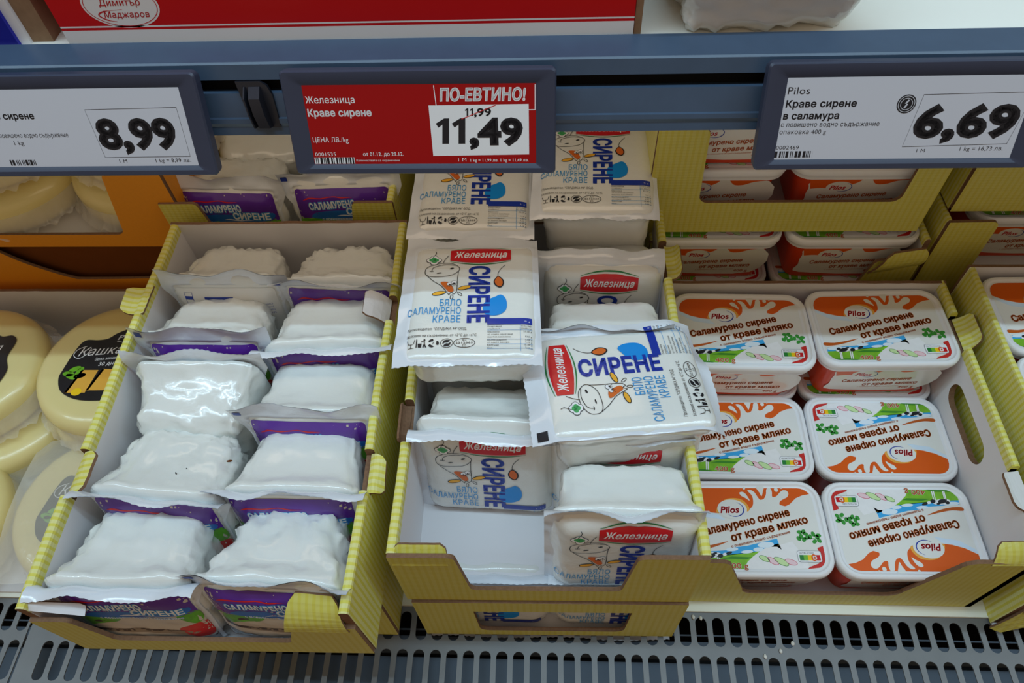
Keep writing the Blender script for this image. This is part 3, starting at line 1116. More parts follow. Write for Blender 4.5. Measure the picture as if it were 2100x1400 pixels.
def lid_art():
    a = Art()
    a.poly(M_CREAM, rrect(126, 83, 13, 6))
    a.L = 2
    rr_ = rrect(126, 83, 13, 6)
    # landscape (clipped by the rounded label)
    def clip(pts):
        out = []
        for x, y in pts:
            x = max(-63, min(63, x)); y = max(-41.5, min(41.5, y))
            for sx in (-1, 1):
                for sy in (-1, 1):
                    cx, cy = sx * 50, sy * 28.5
                    if (x - cx) * sx > 0 and (y - cy) * sy > 0:
                        d = math.hypot(x - cx, y - cy)
                        if d > 13: x, y = cx + (x - cx) * 13 / d, cy + (y - cy) * 13 / d
            out.append((x, y))
        return out
    top = [(-63 + 126 * i / 40, 41.5) for i in range(41)]
    band = CP((1745, 262), (1650, 278), (1560, 312), (1480, 380), (1420, 405), (1340, 385), (1200, 420), (930, 452), (700, 480), (510, 485), (400, 474), (250, 440), (70, 375))
    a.poly(M_LOR, clip(top[::1] + [(63, 38)] + band + [(-63, 30), (-63, 36)]))
    a.poly(M_HALO, clip(CP((60, 380), (250, 445), (400, 480), (520, 495), (620, 560), (300, 520), (80, 420))))
    sky = CP((190, 965), (190, 915), (620, 890), (700, 862), (900, 842), (1300, 760), (1330, 830), (1160, 860), (1000, 910), (800, 930), (500, 955))
    a.poly(M_SKY, clip(sky))
    field = CP((190, 965), (500, 952), (700, 932), (1000, 905), (1070, 900), (980, 952), (905, 1010), (880, 1050), (905, 1110), (330, 1110), (230, 1075), (190, 1000))
    a.poly(M_FIELD, clip(field))
    spread = CP((905, 1108), (880, 1050), (905, 1010), (980, 952), (1070, 900), (1160, 852), (1330, 832), (1500, 790), (1600, 900), (1700, 1000), (1720, 1070), (1500, 1100))
    a.poly(M_BREAD, clip(spread))
    a.poly(M_CRUST, clip(CP((1160, 856), (1250, 830), (1310, 815), (1335, 832), (1360, 880), (1300, 850), (1200, 850))))
    a.poly(M_CRUST, clip(CP((880, 1108), (878, 1080), (900, 1082), (960, 1108))))
    tom = CP((1830, 860), (1930, 838), (1955, 920), (1968, 1000), (1930, 1052), (1860, 1065), (1700, 1080), (1720, 1060), (1850, 1020), (1850, 900))
    a.poly(M_TOM, clip(tom))
    a.poly(M_LORD, spline(CP((160, 845), (300, 850), (450, 830), (655, 793), (480, 852), (300, 885), (165, 885)), 3))
    a.L = 3
    g = spline(CP((500, 480), (520, 400), (610, 330), (720, 312), (840, 330), (925, 400), (930, 460), (800, 470), (600, 480)), 3)
    a.poly(M_GLOW, g)
    crown = CP((930, 460), (985, 400), (990, 330), (970, 275), (915, 225), (960, 218), (1010, 245), (1045, 290), (1075, 325), (1105, 330), (1140, 315), (1165, 265),
               (1170, 210), (1200, 190), (1230, 205), (1245, 245), (1245, 290), (1270, 300), (1310, 285), (1350, 245), (1390, 220), (1440, 225), (1465, 260), (1445, 300),
               (1390, 325), (1350, 350), (1345, 385), (1375, 408), (1430, 405), (1300, 470), (1000, 500))
    a.poly(M_CREAM, spline(crown, 3))
    a.poly(M_CREAM, spline(CP((808, 250), (850, 240), (900, 272), (945, 340), (890, 312), (830, 285)), 4))
    a.poly(M_CREAM, spline(CP((1030, 180), (1130, 176), (1125, 230), (1105, 290), (1078, 250)), 4))
    for x, y, r_ in ((868, 197, 1.3), (1300, 215, 2.0), (1365, 190, 1.1)):
        a.ell(M_CREAM, *C2(x, y), r_, r_ * 1.1)
    for x, y, rx, ry in ((700, 880, 6, 1.8), (1150, 830, 8, 3), (900, 905, 6, 1.6), (300, 925, 8, 2), (1050, 880, 5, 2)):
        a.ell(M_CLOUD, *C2(x, y), rx, ry, 5)
    a.poly(M_FIELDD, CP((560, 978), (900, 985), (960, 962), (700, 955)))
    a.poly(M_FIELDD, clip(CP((250, 1085), (500, 1060), (620, 1080), (600, 1108), (330, 1108))))
    # slices
    for x, y, rx, ry, rot, m1, m2 in ((1130, 975, 5.5, 2.6, -25, M_FIELDD, M_CUC), (1240, 1000, 6, 2.8, -32, M_PINK, M_RAD), (1350, 1005, 7.5, 3.2, -28, M_FIELDD, M_CUC), (1480, 1010, 6, 2.8, -18, M_PINK, M_RAD)):
        a.ell(m1, *C2(x, y), rx, ry, rot)
        a.L = 4
        a.ell(m2, *C2(x, y), rx - 0.5, ry - 0.5, rot)
        a.L = 3
    for i, (x, y) in enumerate(((1600, 690), (1650, 685), (1620, 735), (1590, 760), (1680, 710), (1700, 750), (1660, 770), (1780, 710), (1830, 740), (1850, 725), (1800, 790), (1740, 740), (1860, 780))):
        a.ell(M_PARS, *C2(x, y), 2.6, 1.9, i * 40)
    a.line(M_PARS, CP((1640, 760), (1740, 760), (1840, 760)), 0.6)
    # logo
    a.L = 5
    a.ell(M_CREAM, *C2(708, 438), 14.6, 10.2, 0, 32)
    x, y = C2(1725, 950)
    a.poly(M_INKW, [(p[0] + x, p[1] + y) for p in rrect(22.5, 11, 2, 4)])
    a.L = 6
    x, y = C2(552, 482)
    a.text(M_RED, 'Pilos', x, y, 7.0, 19, ang=1, shear=0.25, bold=0.035)
    cx, cy = C2(735, 440)
    pts = [(cx + 9.5 * math.cos(rad(t)), cy + 7.6 * math.sin(rad(t))) for t in range(70, -140, -12)]
    n = len(pts)
    a.line(M_NAVY, pts, [0.2 + 0.9 * math.sin(math.pi * i / (n - 1)) for i in range(n)])
    # nutrition badge
    x, y = C2(1725, 950)
    a.line(M_BLACK, [(p[0] + x, p[1] + y) for p in rrect(22.5, 11, 2, 4)], 0.25, True)
    a.text(M_BLACK, 'NUTRI-SCORE', x - 9.5, y + 2.6, 1.4, 14)
    for i, m in enumerate((M_NGRN, M_NLGR, M_NYEL, M_LOR, M_RED)):
        a.rect(m, x - 9.6 + i * 3.9, y - 3.8, x - 9.6 + (i + 1) * 3.9, y + 1.4)
    a.L = 7
    a.ell(M_LOR, x + 4, y - 1.2, 2.5, 3.4)
    # product name
    p, q = C2(275, 742), C2(1490, 505)
    an = math.degrees(math.atan2(q[1] - p[1], q[0] - p[0]))
    a.text(M_LORD, 'Саламурено сирене', *p, 7.6, math.dist(p, q), ang=an, bold=0.05, shear=0.08)
    p, q = C2(705, 795), C2(1730, 585)
    an2 = math.degrees(math.atan2(q[1] - p[1], q[0] - p[0]))
    a.text(M_LORD, 'от краве мляко', *p, 7.6, math.dist(p, q), ang=an2, bold=0.05, shear=0.08)
    p, q = C2(698, 864), C2(1480, 702)
    a.text(M_LORD, 'с повишено водно съдържание', *p, 2.6, math.dist(p, q), ang=math.degrees(math.atan2(q[1] - p[1], q[0] - p[0])), bold=0.02)
    p = C2(635, 1080)
    a.text(M_CREAM, '400 g', *p, 5.4, 20, bold=0.02, grow=0.03)
    # cow in the meadow
    for x, y, rx, ry, m in ((430, 945, 9.0, 2.8, M_INKW), (660, 920, 3.2, 1.3, M_BLACK), (600, 935, 2.6, 1.4, M_INKW)):
        a.ell(m, *C2(x, y), rx, ry, 8 if rx > 4 else 20)
    for xx in (360, 378, 505, 530):
        a.line(M_INKW, CP((xx, 955), (xx + 8, 1068)), 1.1)
    a.L = 8
    for x, y, rx, ry in ((350, 935, 2.2, 1.6), (420, 950, 4.2, 2.2), (545, 950, 2.6, 2.0), (470, 925, 2.4, 1.0)):
        a.ell(M_BLACK, *C2(x, y), rx, ry, 15)
    a.text(M_INKW, 'D', *[c + d for c, d in zip(C2(1725, 950), (3.0, -3.1))], 3.8, bold=0.04)
    a.text(M_LORD, '400 g', *C2(635, 1080), 5.4, 20, bold=0.02)
    return a


def side_art():
    """front face of a tub body, 118 x 44 mm at the top"""
    a = Art()
    a.poly(M_CREAM, spline([(-46, -20), (52, -20), (55, 19), (-40, 19), (-49, 8), (-50, -6)], 4))
    a.L = 2
    a.poly(M_LOR, [(-50, 20)] + spline([(-47, 8), (-36, 9), (-20, 8), (-12, 10), (0, 16), (4, 20)], 4, False))
    a.poly(M_LOR, spline([(14, 20), (20, 14), (30, 14), (40, 18), (56, 20)], 4, False))
    a.L = 3
    a.ell(M_CREAM, -17, 10, 14, 7.5, 0, 28)
    a.L = 4
    a.text(M_RED, 'Pilos', -27, 7.0, 5.6, 17, shear=0.25, bold=0.035)
    pts = [(-13 + 9 * math.cos(rad(t)), 10 + 5.6 * math.sin(rad(t))) for t in range(70, -140, -14)]
    a.line(M_NAVY, pts, [0.2 + 0.8 * math.sin(math.pi * i / (len(pts) - 1)) for i in range(len(pts))])
    a.text(M_LORD, 'Саламурено сирене', -37, -5.5, 5.4, 74, ang=3, bold=0.035, shear=0.1)
    a.text(M_LORD, 'от краве мляко', -12, -13, 5.4, 60, ang=3, bold=0.035, shear=0.1)
    a.text(M_LORD, 'с повишено водно съдържание', -16, -16.6, 1.8, 46, ang=2)
    a.text(M_LORD, '400 g', 31, -18.8, 4.0, 17, bold=0.015)
    return a


def tub_meshes():
    N = 6
    R = lambda w_, d_, r_, z_: [(x, y, z_ + (TH - 0.0658) * min(1, z_ / 0.045)) for x, y in rrect(w_, d_, r_, N)]
    b = MB()
    body = [R(0.112, 0.070, 0.012, 0.0015), R(0.1145, 0.0725, 0.013, 0.0), R(0.1150, 0.0730, 0.013, 0.003), R(0.1265, 0.0825, 0.014, 0.050), R(0.1285, 0.0845, 0.015, 0.0505), R(0.1285, 0.0845, 0.015, 0.056)]
    b.loft(body, [M_WPLAST, M_LRED, M_LRED, M_WPLAST, M_WPLAST])
    mb = b.mesh('tub_body', 40)
    b = MB()
    lid = [R(TW - 0.010, TD - 0.010, 0.016, 0.0520), R(TW - 0.0035, TD - 0.0035, 0.019, 0.0520), R(TW - 0.0025, TD - 0.0025, 0.019, 0.0565), R(TW - 0.0015, TD - 0.0015, 0.0195, 0.0570), R(TW, TD, 0.020, 0.0585),
           R(TW, TD, 0.020, 0.0630), R(TW - 0.0012, TD - 0.0012, 0.020, 0.0648), R(TW - 0.004, TD - 0.004, 0.019, 0.0658), R(TW - 0.0085, TD - 0.0085, 0.017, 0.0655),
           R(TW - 0.0110, TD - 0.0110, 0.016, 0.0640), R(TW - 0.0125, TD - 0.0125, 0.0155, 0.0637)]
    b.loft(lid, M_WPLAST)
    # little lift tab
    q = [(TW / 2 - 0.001 + 0.0045 * math.sin(math.pi * t), 0.012 + 0.016 * (t - 0.5)) for t in (i / 8 for i in range(9))]
    b.slab([q + [(TW / 2 - 0.002, 0.020), (TW / 2 - 0.002, 0.004)]], Matrix.Translation((0, 0, 0.0590 + TH - 0.0658)), 0.0012, M_WPLAST, M_WPLAST, M_WPLAST)
    ml = b.mesh('lid', 40)
    mp = lid_art().mesh('lid_print', flat_fn(0.0637 + TH - 0.0658))
    def fr(x, y, h):
        z = 0.0300 + y * 1.1
        t = z / (0.050 + TH - 0.0658)
        d = 0.0728 / 2 + (0.0825 - 0.0730) / 2 * t
        k = 0.92 + 0.08 * t
        return Vector((x * k, -(d + 0.0002 + h), z))
    ms = side_art().mesh('side_print', fr)
    return mb, ml, mp, ms


TUB = tub_meshes()
# the two visible sides of a body carry print only on the front; turned tubs show the same print at the far side


def tub(loc, label, rz=0.0, group='orange-lid tubs'):
    t = empty('cheese_tub', loc, (0, 0, rad(rz)))
    tag(t, label, 'tub', group)
    bo = link_mesh('tub_body', TUB[0], t)
    link_mesh('side_print', TUB[3], bo)
    if abs(rz) > 90:
        o2 = link_mesh('side_print', TUB[3], bo)
        o2.rotation_euler = (0, 0, math.pi)
    l = link_mesh('lid', TUB[1], t)
    link_mesh('lid_print', TUB[2], l)
    return t


ZF = 0.0035
XL, XR = 0.2045, 0.3490
tub((XL - 0.001, 0.2760, ZF), 'orange-lid tub at the front of the low-front carton, beside the half-empty carton', 0.6)
tub((XR - 0.001, 0.2765, ZF), 'upside-down-facing orange-lid tub in the front corner by the carton side', 180.5)
tub((XL + 0.001, 0.3770, ZF), 'orange-lid tub in the second row, partly under the tilted cow-print pack', -0.4)
tub((XR + 0.001, 0.3775, ZF), 'upside-down-facing orange-lid tub in the second row by the slotted handle', 180.0)
tub((XL + 0.001, 0.4720, ZF), 'orange-lid tub under the left of the two shaded stacked tubs', 0.3)
tub((XR + 0.001, 0.4715, ZF), 'orange-lid tub under the right of the two shaded stacked tubs', 0.0)
tub((XL, 0.4640, ZF + TH), 'shaded orange-lid tub stacked highest on the left in the low-front carton', -1.0)
tub((XR, 0.4690, ZF + TH), 'shaded orange-lid tub stacked highest on the right in the low-front carton', 1.2)
for k, (xa, xb) in enumerate(((0.186, 0.176), (0.3335, 0.322))):
    for lv in (0, 1):
        tub((xa, 0.606, 0.0385 + TH * lv), [['left bottom tub inside the lower rear carton', 'left upper tub inside the lower rear carton'], ['right bottom tub inside the lower rear carton', 'right upper tub by the crumpled tab in the lower rear carton']][k][lv], 0)
        tub((xb, 0.628, 0.1905 + TH * lv), [['left bottom tub inside the wide cut-out of the upper rear carton', 'left upper tub inside the wide cut-out, its lid showing under the rail'], ['right bottom tub inside the wide cut-out of the upper rear carton', 'right upper tub inside the wide cut-out, under the 6,69 tag']][k][lv], 0)
# right edge
tub((0.522, 0.468, ZF + 0.0955), 'tub at the back of the right edge carton, lid touching the frame edge', 0.5)
tub((0.522, 0.368, ZF + 0.0955), 'tub in the middle of the right edge carton beside the slotted handle', 0.5)
tub((0.522, 0.468, ZF + 0.0235), 'tub beneath the back tub of the right edge carton', 0.5)
tub((0.522, 0.368, ZF + 0.0235), 'tub beneath the middle tub of the right edge carton', 0.5)
tub((0.530, 0.625, ZF + 0.120), 'tub showing beside the tab of the carton behind the right edge', 0.0)


# ================================================================ SOFT PACKS
def pack_shape(W_, H_, bw, bh, cu, cv, bf, Tb, seed, rnd_r=0.012, wr=0.0012, tent=0.0, taper=False, dome=0.0):
    """pouch (rounded block) + flat seal flange, in the frame u right, v up, n towards the print"""
    rs = random.Random(seed)
    off = Vector((rs.random() * 50, rs.random() * 50, rs.random() * 50))
    n = 22
    vs, fs = [], []
    idx = {}

    def P_(u, v, w_):
        return (u, v, w_)
    bm = bmesh.new()
    hx, hy, hz = bw / 2, bh / 2, (bf + Tb) / 2
    r = min(rnd_r, hz * 0.9)

    def mapp(a, b_, c):
        p = Vector((a * hx, b_ * hy, c * hz))
        cl_ = Vector((max(-hx + r, min(hx - r, p.x)), max(-hy + r, min(hy - r, p.y)), max(-hz + r, min(hz - r, p.z))))
        d = p - cl_
        if d.length > 1e-9:
            q = cl_ + d.normalized() * r
        else:
            q = p
        nn = d.normalized() if d.length > 1e-9 else Vector((0, 0, 1 if c > 0 else -1))
        nz = q.z + (bf - Tb) / 2
        # draft towards the back and a fillet to the flange
        k = 1 + 0.09 * math.exp(-(nz / 0.009) ** 2) - 0.07 * max(0, -nz) / Tb
        kt = 1 + tent * max(0, 1 + nz / 0.034) ** 1.6 if nz < 0 and q.y > 0 else (1 + tent * max(0, 1 - nz / 0.004) if q.y > 0 else 1)
        q = Vector((q.x * (k + (kt - 1) * 0.45), q.y * k * kt, nz))
        if dome and nz < 0:
            dk = (max(0, -nz) / Tb) ** 2.0
            q.x *= 1 - dome * dk
            q.y -= (dome * 0.22 * bh * dk * (1 + (q.x / hx) ** 2)) if q.y > 0 else 0
        # wrinkled film
        s_ = q * 1.0 + off
        f1 = noise.fractal(s_ * 38, 1.0, 2.0, 3)
        rg = 1 - abs(noise.noise(Vector((s_.x * 70 + s_.y * 26, s_.y * 70, s_.z * 60))))
        edge = (abs(a) ** 6 + abs(b_) ** 6 + abs(c) ** 6)
        amp = wr * (0.35 + 0.5 * min(1.6, edge))
        if nz > -0.002: amp *= 0.22 if edge < 1.5 else 0.4
        d2 = f1 * amp * 0.9 + (max(0, rg - 0.74) ** 1.15) * amp * 7.0
        nv = Vector((q.x / hx * abs(a) ** 3, q.y / hy * abs(b_) ** 3, (q.z / hz) * abs(c) ** 3))
        if nv.length > 1e-6: q += nv.normalized() * d2
        return q
    cache = {}
    lin_ = [math.sin((i / n - 0.5) * math.pi * 0.92) / math.sin(0.46 * math.pi) for i in range(n + 1)]
    for ax in range(3):
        for sg in (-1, 1):
            g = [[None] * (n + 1) for _ in range(n + 1)]
            for i in range(n + 1):
                for j in range(n + 1):
                    c = [0, 0, 0]
                    c[ax] = sg; c[(ax + 1) % 3] = lin_[i]; c[(ax + 2) % 3] = lin_[j]
                    key = tuple(round(x, 5) for x in c)
                    if key not in cache:
                        q = mapp(*c)
                        cache[key] = bm.verts.new((q.x + cu, q.y + cv, q.z))
                    g[i][j] = cache[key]
            for i in range(n):
                for j in range(n):
                    f = [g[i][j], g[i + 1][j], g[i + 1][j + 1], g[i][j + 1]]
                    try:
                        bm.faces.new(f if sg > 0 else f[::-1])
                    except ValueError:
                        pass
    pv = [v.co.copy() for v in bm.verts]
    bm.verts.index_update()
    pf = [tuple(v.index for v in f.verts) for f in bm.faces]
    bm.free()
    # flange sheet (two sides)
    nu, nv_ = 44, 52
    sv, sf = [], []
    ph = rs.random() * 6
    for j in range(nv_ + 1):
        for i in range(nu + 1):
            v = -H_ / 2 + H_ * j / nv_
            wu = W_ / 2
            if taper:
                k_ = max(0, min(1, (v - (bh / 2 - 0.026)) / 0.022))
                wu = (bw / 2 + 0.003) * (1 - k_) + wu * k_
            u = -wu + 2 * wu * i / nu
            if j in (0, nv_) and i % 2: v += 0.0007 * (1 if j == 0 else -1)
            du = max(0, abs(u - cu) - bw / 2)
            dv = max(0, abs(v - cv) - bh / 2)
            d = math.hypot(du, dv)
            nz = 0.0012 * math.sin(u * 140 + ph) * min(1, d / 0.008) + 0.0014 * math.sin(v * 120 + ph * 2) * min(1, d / 0.008)
            nz += 0.0012 * noise.noise(Vector((u * 60, v * 60, seed * 3.1))) * min(1, d / 0.005)
            # film runs up onto the block edge
            nz += (bf * 0.45) * math.exp(-(d / 0.0055)) if d > 0 else 0
            sv.append(Vector((u, v, nz)))
    for j in range(nv_):
        for i in range(nu):
            k = j * (nu + 1) + i
            sf.append((k, k + 1, k + nu + 2, k + nu + 1))
    return pv, pf, sv, sf


def deformer(H_, top=(0.05, 0.03, 60, 15, 0), bot=(-0.05, 0.03, 0, 0, 0), amp=0.0):
    """roll the top / bottom seal forward: (v where it starts, length, angle deg, variation deg, phase)"""
    vt, lt, at, dt, pt = top
    vb, lb, ab, db, pb = bot

    def fn(q):
        u, v, n_ = q.x, q.y, q.z
        if v > vt:
            s_ = v - vt
            th = rad(at + dt * math.sin(u * 75 + pt)) * s_ / lt
            if abs(th) > 1e-5:
                v = vt + s_ * math.sin(th) / th - n_ * math.sin(th)
                n2 = s_ * (1 - math.cos(th)) / th + n_ * math.cos(th)
                n_ = n2
        elif v < vb:
            s_ = vb - v
            th = rad(ab + db * math.sin(u * 60 + pb)) * s_ / lb
            if abs(th) > 1e-5:
                v = vb - s_ * math.sin(th) / th
                n_ = n_ * math.cos(th) + s_ * (1 - math.cos(th)) / th
        return Vector((u, v, n_))
    return fn


def make_pack(name, label, loc, rot, shape, art, dfm, group, m_seal=None, art_name='printed_label', mirror_sq=None):
    pv, pf, sv, sf = shape
    e = empty(name, loc, tuple(rad(r_) for r_ in rot))
    tag(e, label, 'cheese pack', group)
    b = MB()
    b.add([dfm(q) if False else q for q in pv], pf, M_POUCH)
    b.build('pouch', e, True)
    b = MB()
    d_sv = [dfm(q) for q in sv]
    b.add(d_sv, sf, m_seal or M_SEAL)
    b.add([q - Vector((0, 0, 0.0005)) for q in d_sv], [tuple(reversed(f)) for f in sf], m_seal or M_SEAL)
    b.build('seal_flange', e, True)
    if art:
        bvh = BVHTree.FromPolygons(pv + sv, pf + [tuple(i + len(pv) for i in f) for f in sf])

        def drape(x, y, h):
            hit = bvh.ray_cast(Vector((x, y, 0.1)), Vector((0, 0, -1)))
            z = hit[0].z if hit[0] is not None else 0.0
            nn = hit[1] if hit[1] is not None and hit[1].z > 0 else Vector((0, 0, 1))
            q = Vector((x, y, z)) + nn * (0.00045 + h)
            return dfm(q) if hit[2] is None or hit[2] >= len(pf) else q
        link_mesh(art_name, art.mesh(art_name, drape, 0.0032), e).data.shade_smooth()
    return e


def cow_art(square=False):
    a = Art()
    # maker badge
    a.L = 1
    bow = lambda w_, h, k, cx, cy: [(cx - w_ / 2, cy - h / 2)] + [(cx - w_ / 2 + w_ * t, cy - h / 2 - k * math.sin(math.pi * t)) for t in (i / 10 for i in range(1, 10))] + [(cx + w_ / 2, cy - h / 2), (cx + w_ / 2, cy + h / 2)] + [(cx + w_ / 2 - w_ * t, cy + h / 2 + k * math.sin(math.pi * t)) for t in (i / 10 for i in range(1, 10))] + [(cx - w_ / 2, cy + h / 2)]
    BX, BY = 9, 49
    a.poly(M_RED, bow(57, 14, 3.4, BX, BY))
    for sg in (1, -1):
        pts = [(BX - 28.5 + 57 * t, BY + sg * (8.4 + 4.2 * math.sin(math.pi * t))) for t in (i / 12 for i in range(13))]
        a.line(M_GREENL, pts, [0.3 + 0.9 * math.sin(math.pi * i / 12) for i in range(13)])
    # vertical name, blob, drop
    a.poly(M_BLOB, spline([(13, -15), (18, -9.5), (23, -6.5), (28, -4), (32, -8), (33.6, -16), (32, -24), (26, -29), (19, -29.5), (14, -27), (12.5, -21)], 5))
    a.line(M_BLACK, spline([(32, 35), (28, 30), (25.6, 24), (25.5, 19)], 5, False), 0.5)
    a.poly(M_BLACK, spline([(25.5, 20), (21.6, 14), (23, 8), (27.5, 5), (30.6, 9), (30.4, 15)], 5))
    a.L = 2
    a.poly(M_DORA, spline([(25.6, 19), (22.6, 14), (23.8, 9), (27.3, 6.4), (29.6, 9.6), (29.2, 14.5)], 5))
    a.text(M_NAVY, 'СИРЕНЕ', -0.5, 34, 18, 72, ang=-90, bold=0.04)
    a.text(M_INKW, 'Железница', BX, BY - 3.4, 8.6, 50, align='C', shear=0.28, bold=0.022)
    # cow line drawing
    K = 0.55
    a.line(M_BLACK, spline([(-42, 27), (-40, 33), (-30, 38), (-18, 38), (-11, 33), (-11, 28), (-18, 22), (-32, 20), (-40, 22)], 5), K, True)
    a.line(M_BLACK, spline([(-36, 28), (-34, 33), (-24, 36.4), (-14, 35.4)], 5, False), K)
    a.line(M_BLACK, spline([(-38, 28.2), (-36, 27.4), (-34, 28)], 4, False), K)
    a.ell(M_BLACK, -17.5, 31.2, 2.0, 0.9, 20, 12)
    a.ell(M_BLACK, -29, 25.2, 2.4, 0.6, 8, 12)
    a.line(M_BLACK, spline([(-40.5, 22.5), (-34, 15), (-26, 8), (-21, 0.5), (-18.5, -3.5)], 5, False), K)
    a.line(M_BLACK, spline([(-11, 28), (-11.6, 18), (-11.5, 8), (-12, 0)], 5, False), K)
    a.line(M_BLACK, spline([(-18.5, -3.5), (-16.5, 0), (-14.5, -2.5), (-12, 0)], 4, False), K)
    a.poly(M_DORA, spline([(-27, 12.5), (-20, 13), (-16.5, 8), (-14.5, 2), (-18, 0), (-21.5, 4)], 4))
    for cx, cy, rot in ((-27.6, -1.4, 14), (-4.8, 5.4, 16)):
        a.L = 2
        a.ell(M_BLACK, cx, cy, 6.4, 2.6, rot)
        a.L = 3
        a.ell(M_GOLD, cx, cy, 5.7, 1.9, rot)
    for cx, cy, rot in ((-16.0, -6.2, 85), (-8.8, -2.4, 130)):
        a.ring(M_BLACK, cx, cy, 2.8, 1.2, K, rot, 14)
    a.L = 3
    for cx, cy in ((-18.8, 10.5), (-14.8, 12.6)):
        a.ell(M_INKW, cx, cy, 2.4, 2.0, 20, 14)
        a.ring(M_BLACK, cx, cy, 2.4, 2.0, 0.4, 20, 14)
    a.L = 4
    for cx, cy in ((-18.4, 9.6), (-14.6, 11.2)):
        a.ell(M_BLACK, cx, cy, 0.9, 0.8, 0, 10)
        for d in (-1.6, 0, 1.6):
            a.line(M_BLACK, [(cx + d * 0.4, cy - 0.6), (cx + d * 1.6, cy - 3.0)], 0.35)
    # clover in the mouth
    a.L = 2
    for dx, dy in ((-3.2, 0.4), (0, 3.4), (3.2, 0.6), (0.4, -2.6)):
        a.ell(M_BLACK, -34.7 + dx, 42 + dy, 4.0, 3.4, 0, 16)
    a.L = 3
    for dx, dy in ((-3.2, 0.4), (0, 3.4), (3.2, 0.6), (0.4, -2.6)):
        a.ell(M_INKW, -34.7 + dx, 42 + dy, 3.5, 2.9, 0, 16)
    a.L = 4
    for dx, dy in ((-2.2, 0.6), (0, 2.2), (2.2, 0.4), (0.4, -1.4)):
        a.ell(M_CLOV, -34.7 + dx, 42 + dy, 2.4, 2.0, 0, 14)
    a.line(M_BLACK, spline([(-36, 46), (-33, 52), (-34, 55)], 4, False), K)
    a.line(M_BLACK, spline([(-26, 38), (-24, 44), (-21, 49)], 4, False), K)
    # blue lines of text
    a.text(M_CYAN, 'БЯЛО', -7, -17.3, 8.4, 19, align='R')
    a.text(M_CYAN, 'САЛАМУРЕНО', -7, -27.2, 8.4, 47, align='R')
    a.text(M_CYAN, 'КРАВЕ', -7, -37.2, 8.4, 24, align='R')
    a.text(M_BLACK, 'Производител: "СЕРДИКА 94" ООД.', -52, -46.2, 2.9, 51, shear=0.15, res=2)
    a.text(M_BLACK, 'Условия на съхранение: от +2°C до +6°C.', -52, -53.6, 2.9, 60, shear=0.15, res=2)
    # nutrition table
    a.rect(M_NAVY, 16.5, -40.5, 55, -33.2)
    for y in (-47, -57.5, -63, -67.5):
        a.line(M_CYAN, [(16.5, y), (55, y)], 0.3)
    a.line(M_CYAN, [(45, -40.5), (45, -70)], 0.3)
    a.L = 3
    a.text(M_INKW, 'Хранителни', 17.5, -36.4, 1.7, res=1)
    a.text(M_INKW, 'стойности', 17.5, -39.4, 1.7, res=1)
    a.text(M_INKW, '/100 g', 46.5, -38, 1.9, res=1)
    y = -43.4
    for l_, r_ in (('Енергийна', '1132,2kJ/'), ('стойност', '273,65kcal'), ('Мазнини', '22,25 g'), ('от които наситени', ''), ('мастни киселини', '13,5 g'), ('Въглехидрати', '2,86 g'), ('от които захари', '0,02 g'), ('Белтъци', '15,49 g'), ('Сол', '3,04 g')):
        a.text(M_BLACK, l_, 17, y, 1.7, res=1)
        if r_: a.text(M_BLACK, r_, 54.6, y, 1.7, align='R', res=1)
        y -= 2.9 if l_ not in ('стойност', 'мастни киселини') else 3.4
    # symbols row
    gx, gy = -47, -61
    a.line(M_BLACK, [(gx - 4, gy + 4.4), (gx - 3, gy), (gx, gy - 1), (gx + 1.6, gy), (gx + 2.4, gy + 4.4)], 0.5)
    a.line(M_BLACK, [(gx - 0.6, gy - 1), (gx - 0.6, gy - 4.5)], 0.5)
    a.line(M_BLACK, [(gx - 2.8, gy - 4.6), (gx + 1.8, gy - 4.6)], 0.5)
    a.line(M_BLACK, [(gx + 4, gy + 4.4), (gx + 4, gy - 4.6)], 0.7)
    bx_, by_ = -38.5, -61
    a.poly(M_BLACK, [(bx_ - 3.4, by_ - 0.5), (bx_, by_ - 0.5), (bx_ - 0.5, by_ - 4.6), (bx_ - 3, by_ - 4.6)])
    a.ell(M_BLACK, bx_ + 2, by_ + 3.6, 0.9, 0.9, 0, 10)
    a.line(M_BLACK, [(bx_ - 0.6, by_ + 1.4), (bx_ + 2, by_ + 2.4), (bx_ + 2.2, by_ - 1), (bx_ + 1.2, by_ - 4.6)], 1.0)
    a.line(M_BLACK, [(bx_ + 2.2, by_ - 1), (bx_ + 3.6, by_ - 4.6)], 1.0)
    rx_, ry_ = -29, -61
    for k in range(3):
        a0 = 90 + 120 * k
        pts = [(rx_ + 3.9 * math.cos(rad(a0 + t)), ry_ + 3.7 * math.sin(rad(a0 + t))) for t in (0, 25, 50, 72)]
        a.line(M_BLACK, pts, [2.2, 2.2, 2.0, 0.2])
    a.text(M_BLACK, '7', rx_, ry_ - 1.6, 3.0, align='C', res=1)
    dx_, dy_ = -17.5, -61
    a.ring(M_BLACK, dx_, dy_, 5.2, 4.8, 0.5, 0, 20)
    a.poly(M_BLACK, spline([(dx_ - 3.6, dy_ - 1), (dx_ - 2, dy_ + 3), (dx_ + 2.6, dy_ + 3.2), (dx_ + 0.6, dy_ + 0.6), (dx_ - 1.4, dy_ + 0.6)], 3))
    a.poly(M_BLACK, spline([(dx_ + 3.6, dy_ + 1), (dx_ + 2, dy_ - 3), (dx_ - 2.6, dy_ - 3.2), (dx_ - 0.6, dy_ - 0.6), (dx_ + 1.4, dy_ - 0.6)], 3))
    a.ring(M_BLACK, -2.6, -61, 9.0, 5.0, 0.5, 0, 28)
    a.text(M_BLACK, 'BG', -2.6, -58.8, 2.0, align='C', res=1)
    a.text(M_BLACK, '2212009', -2.6, -62, 2.3, 14.5, align='C', bold=0.015, res=1)
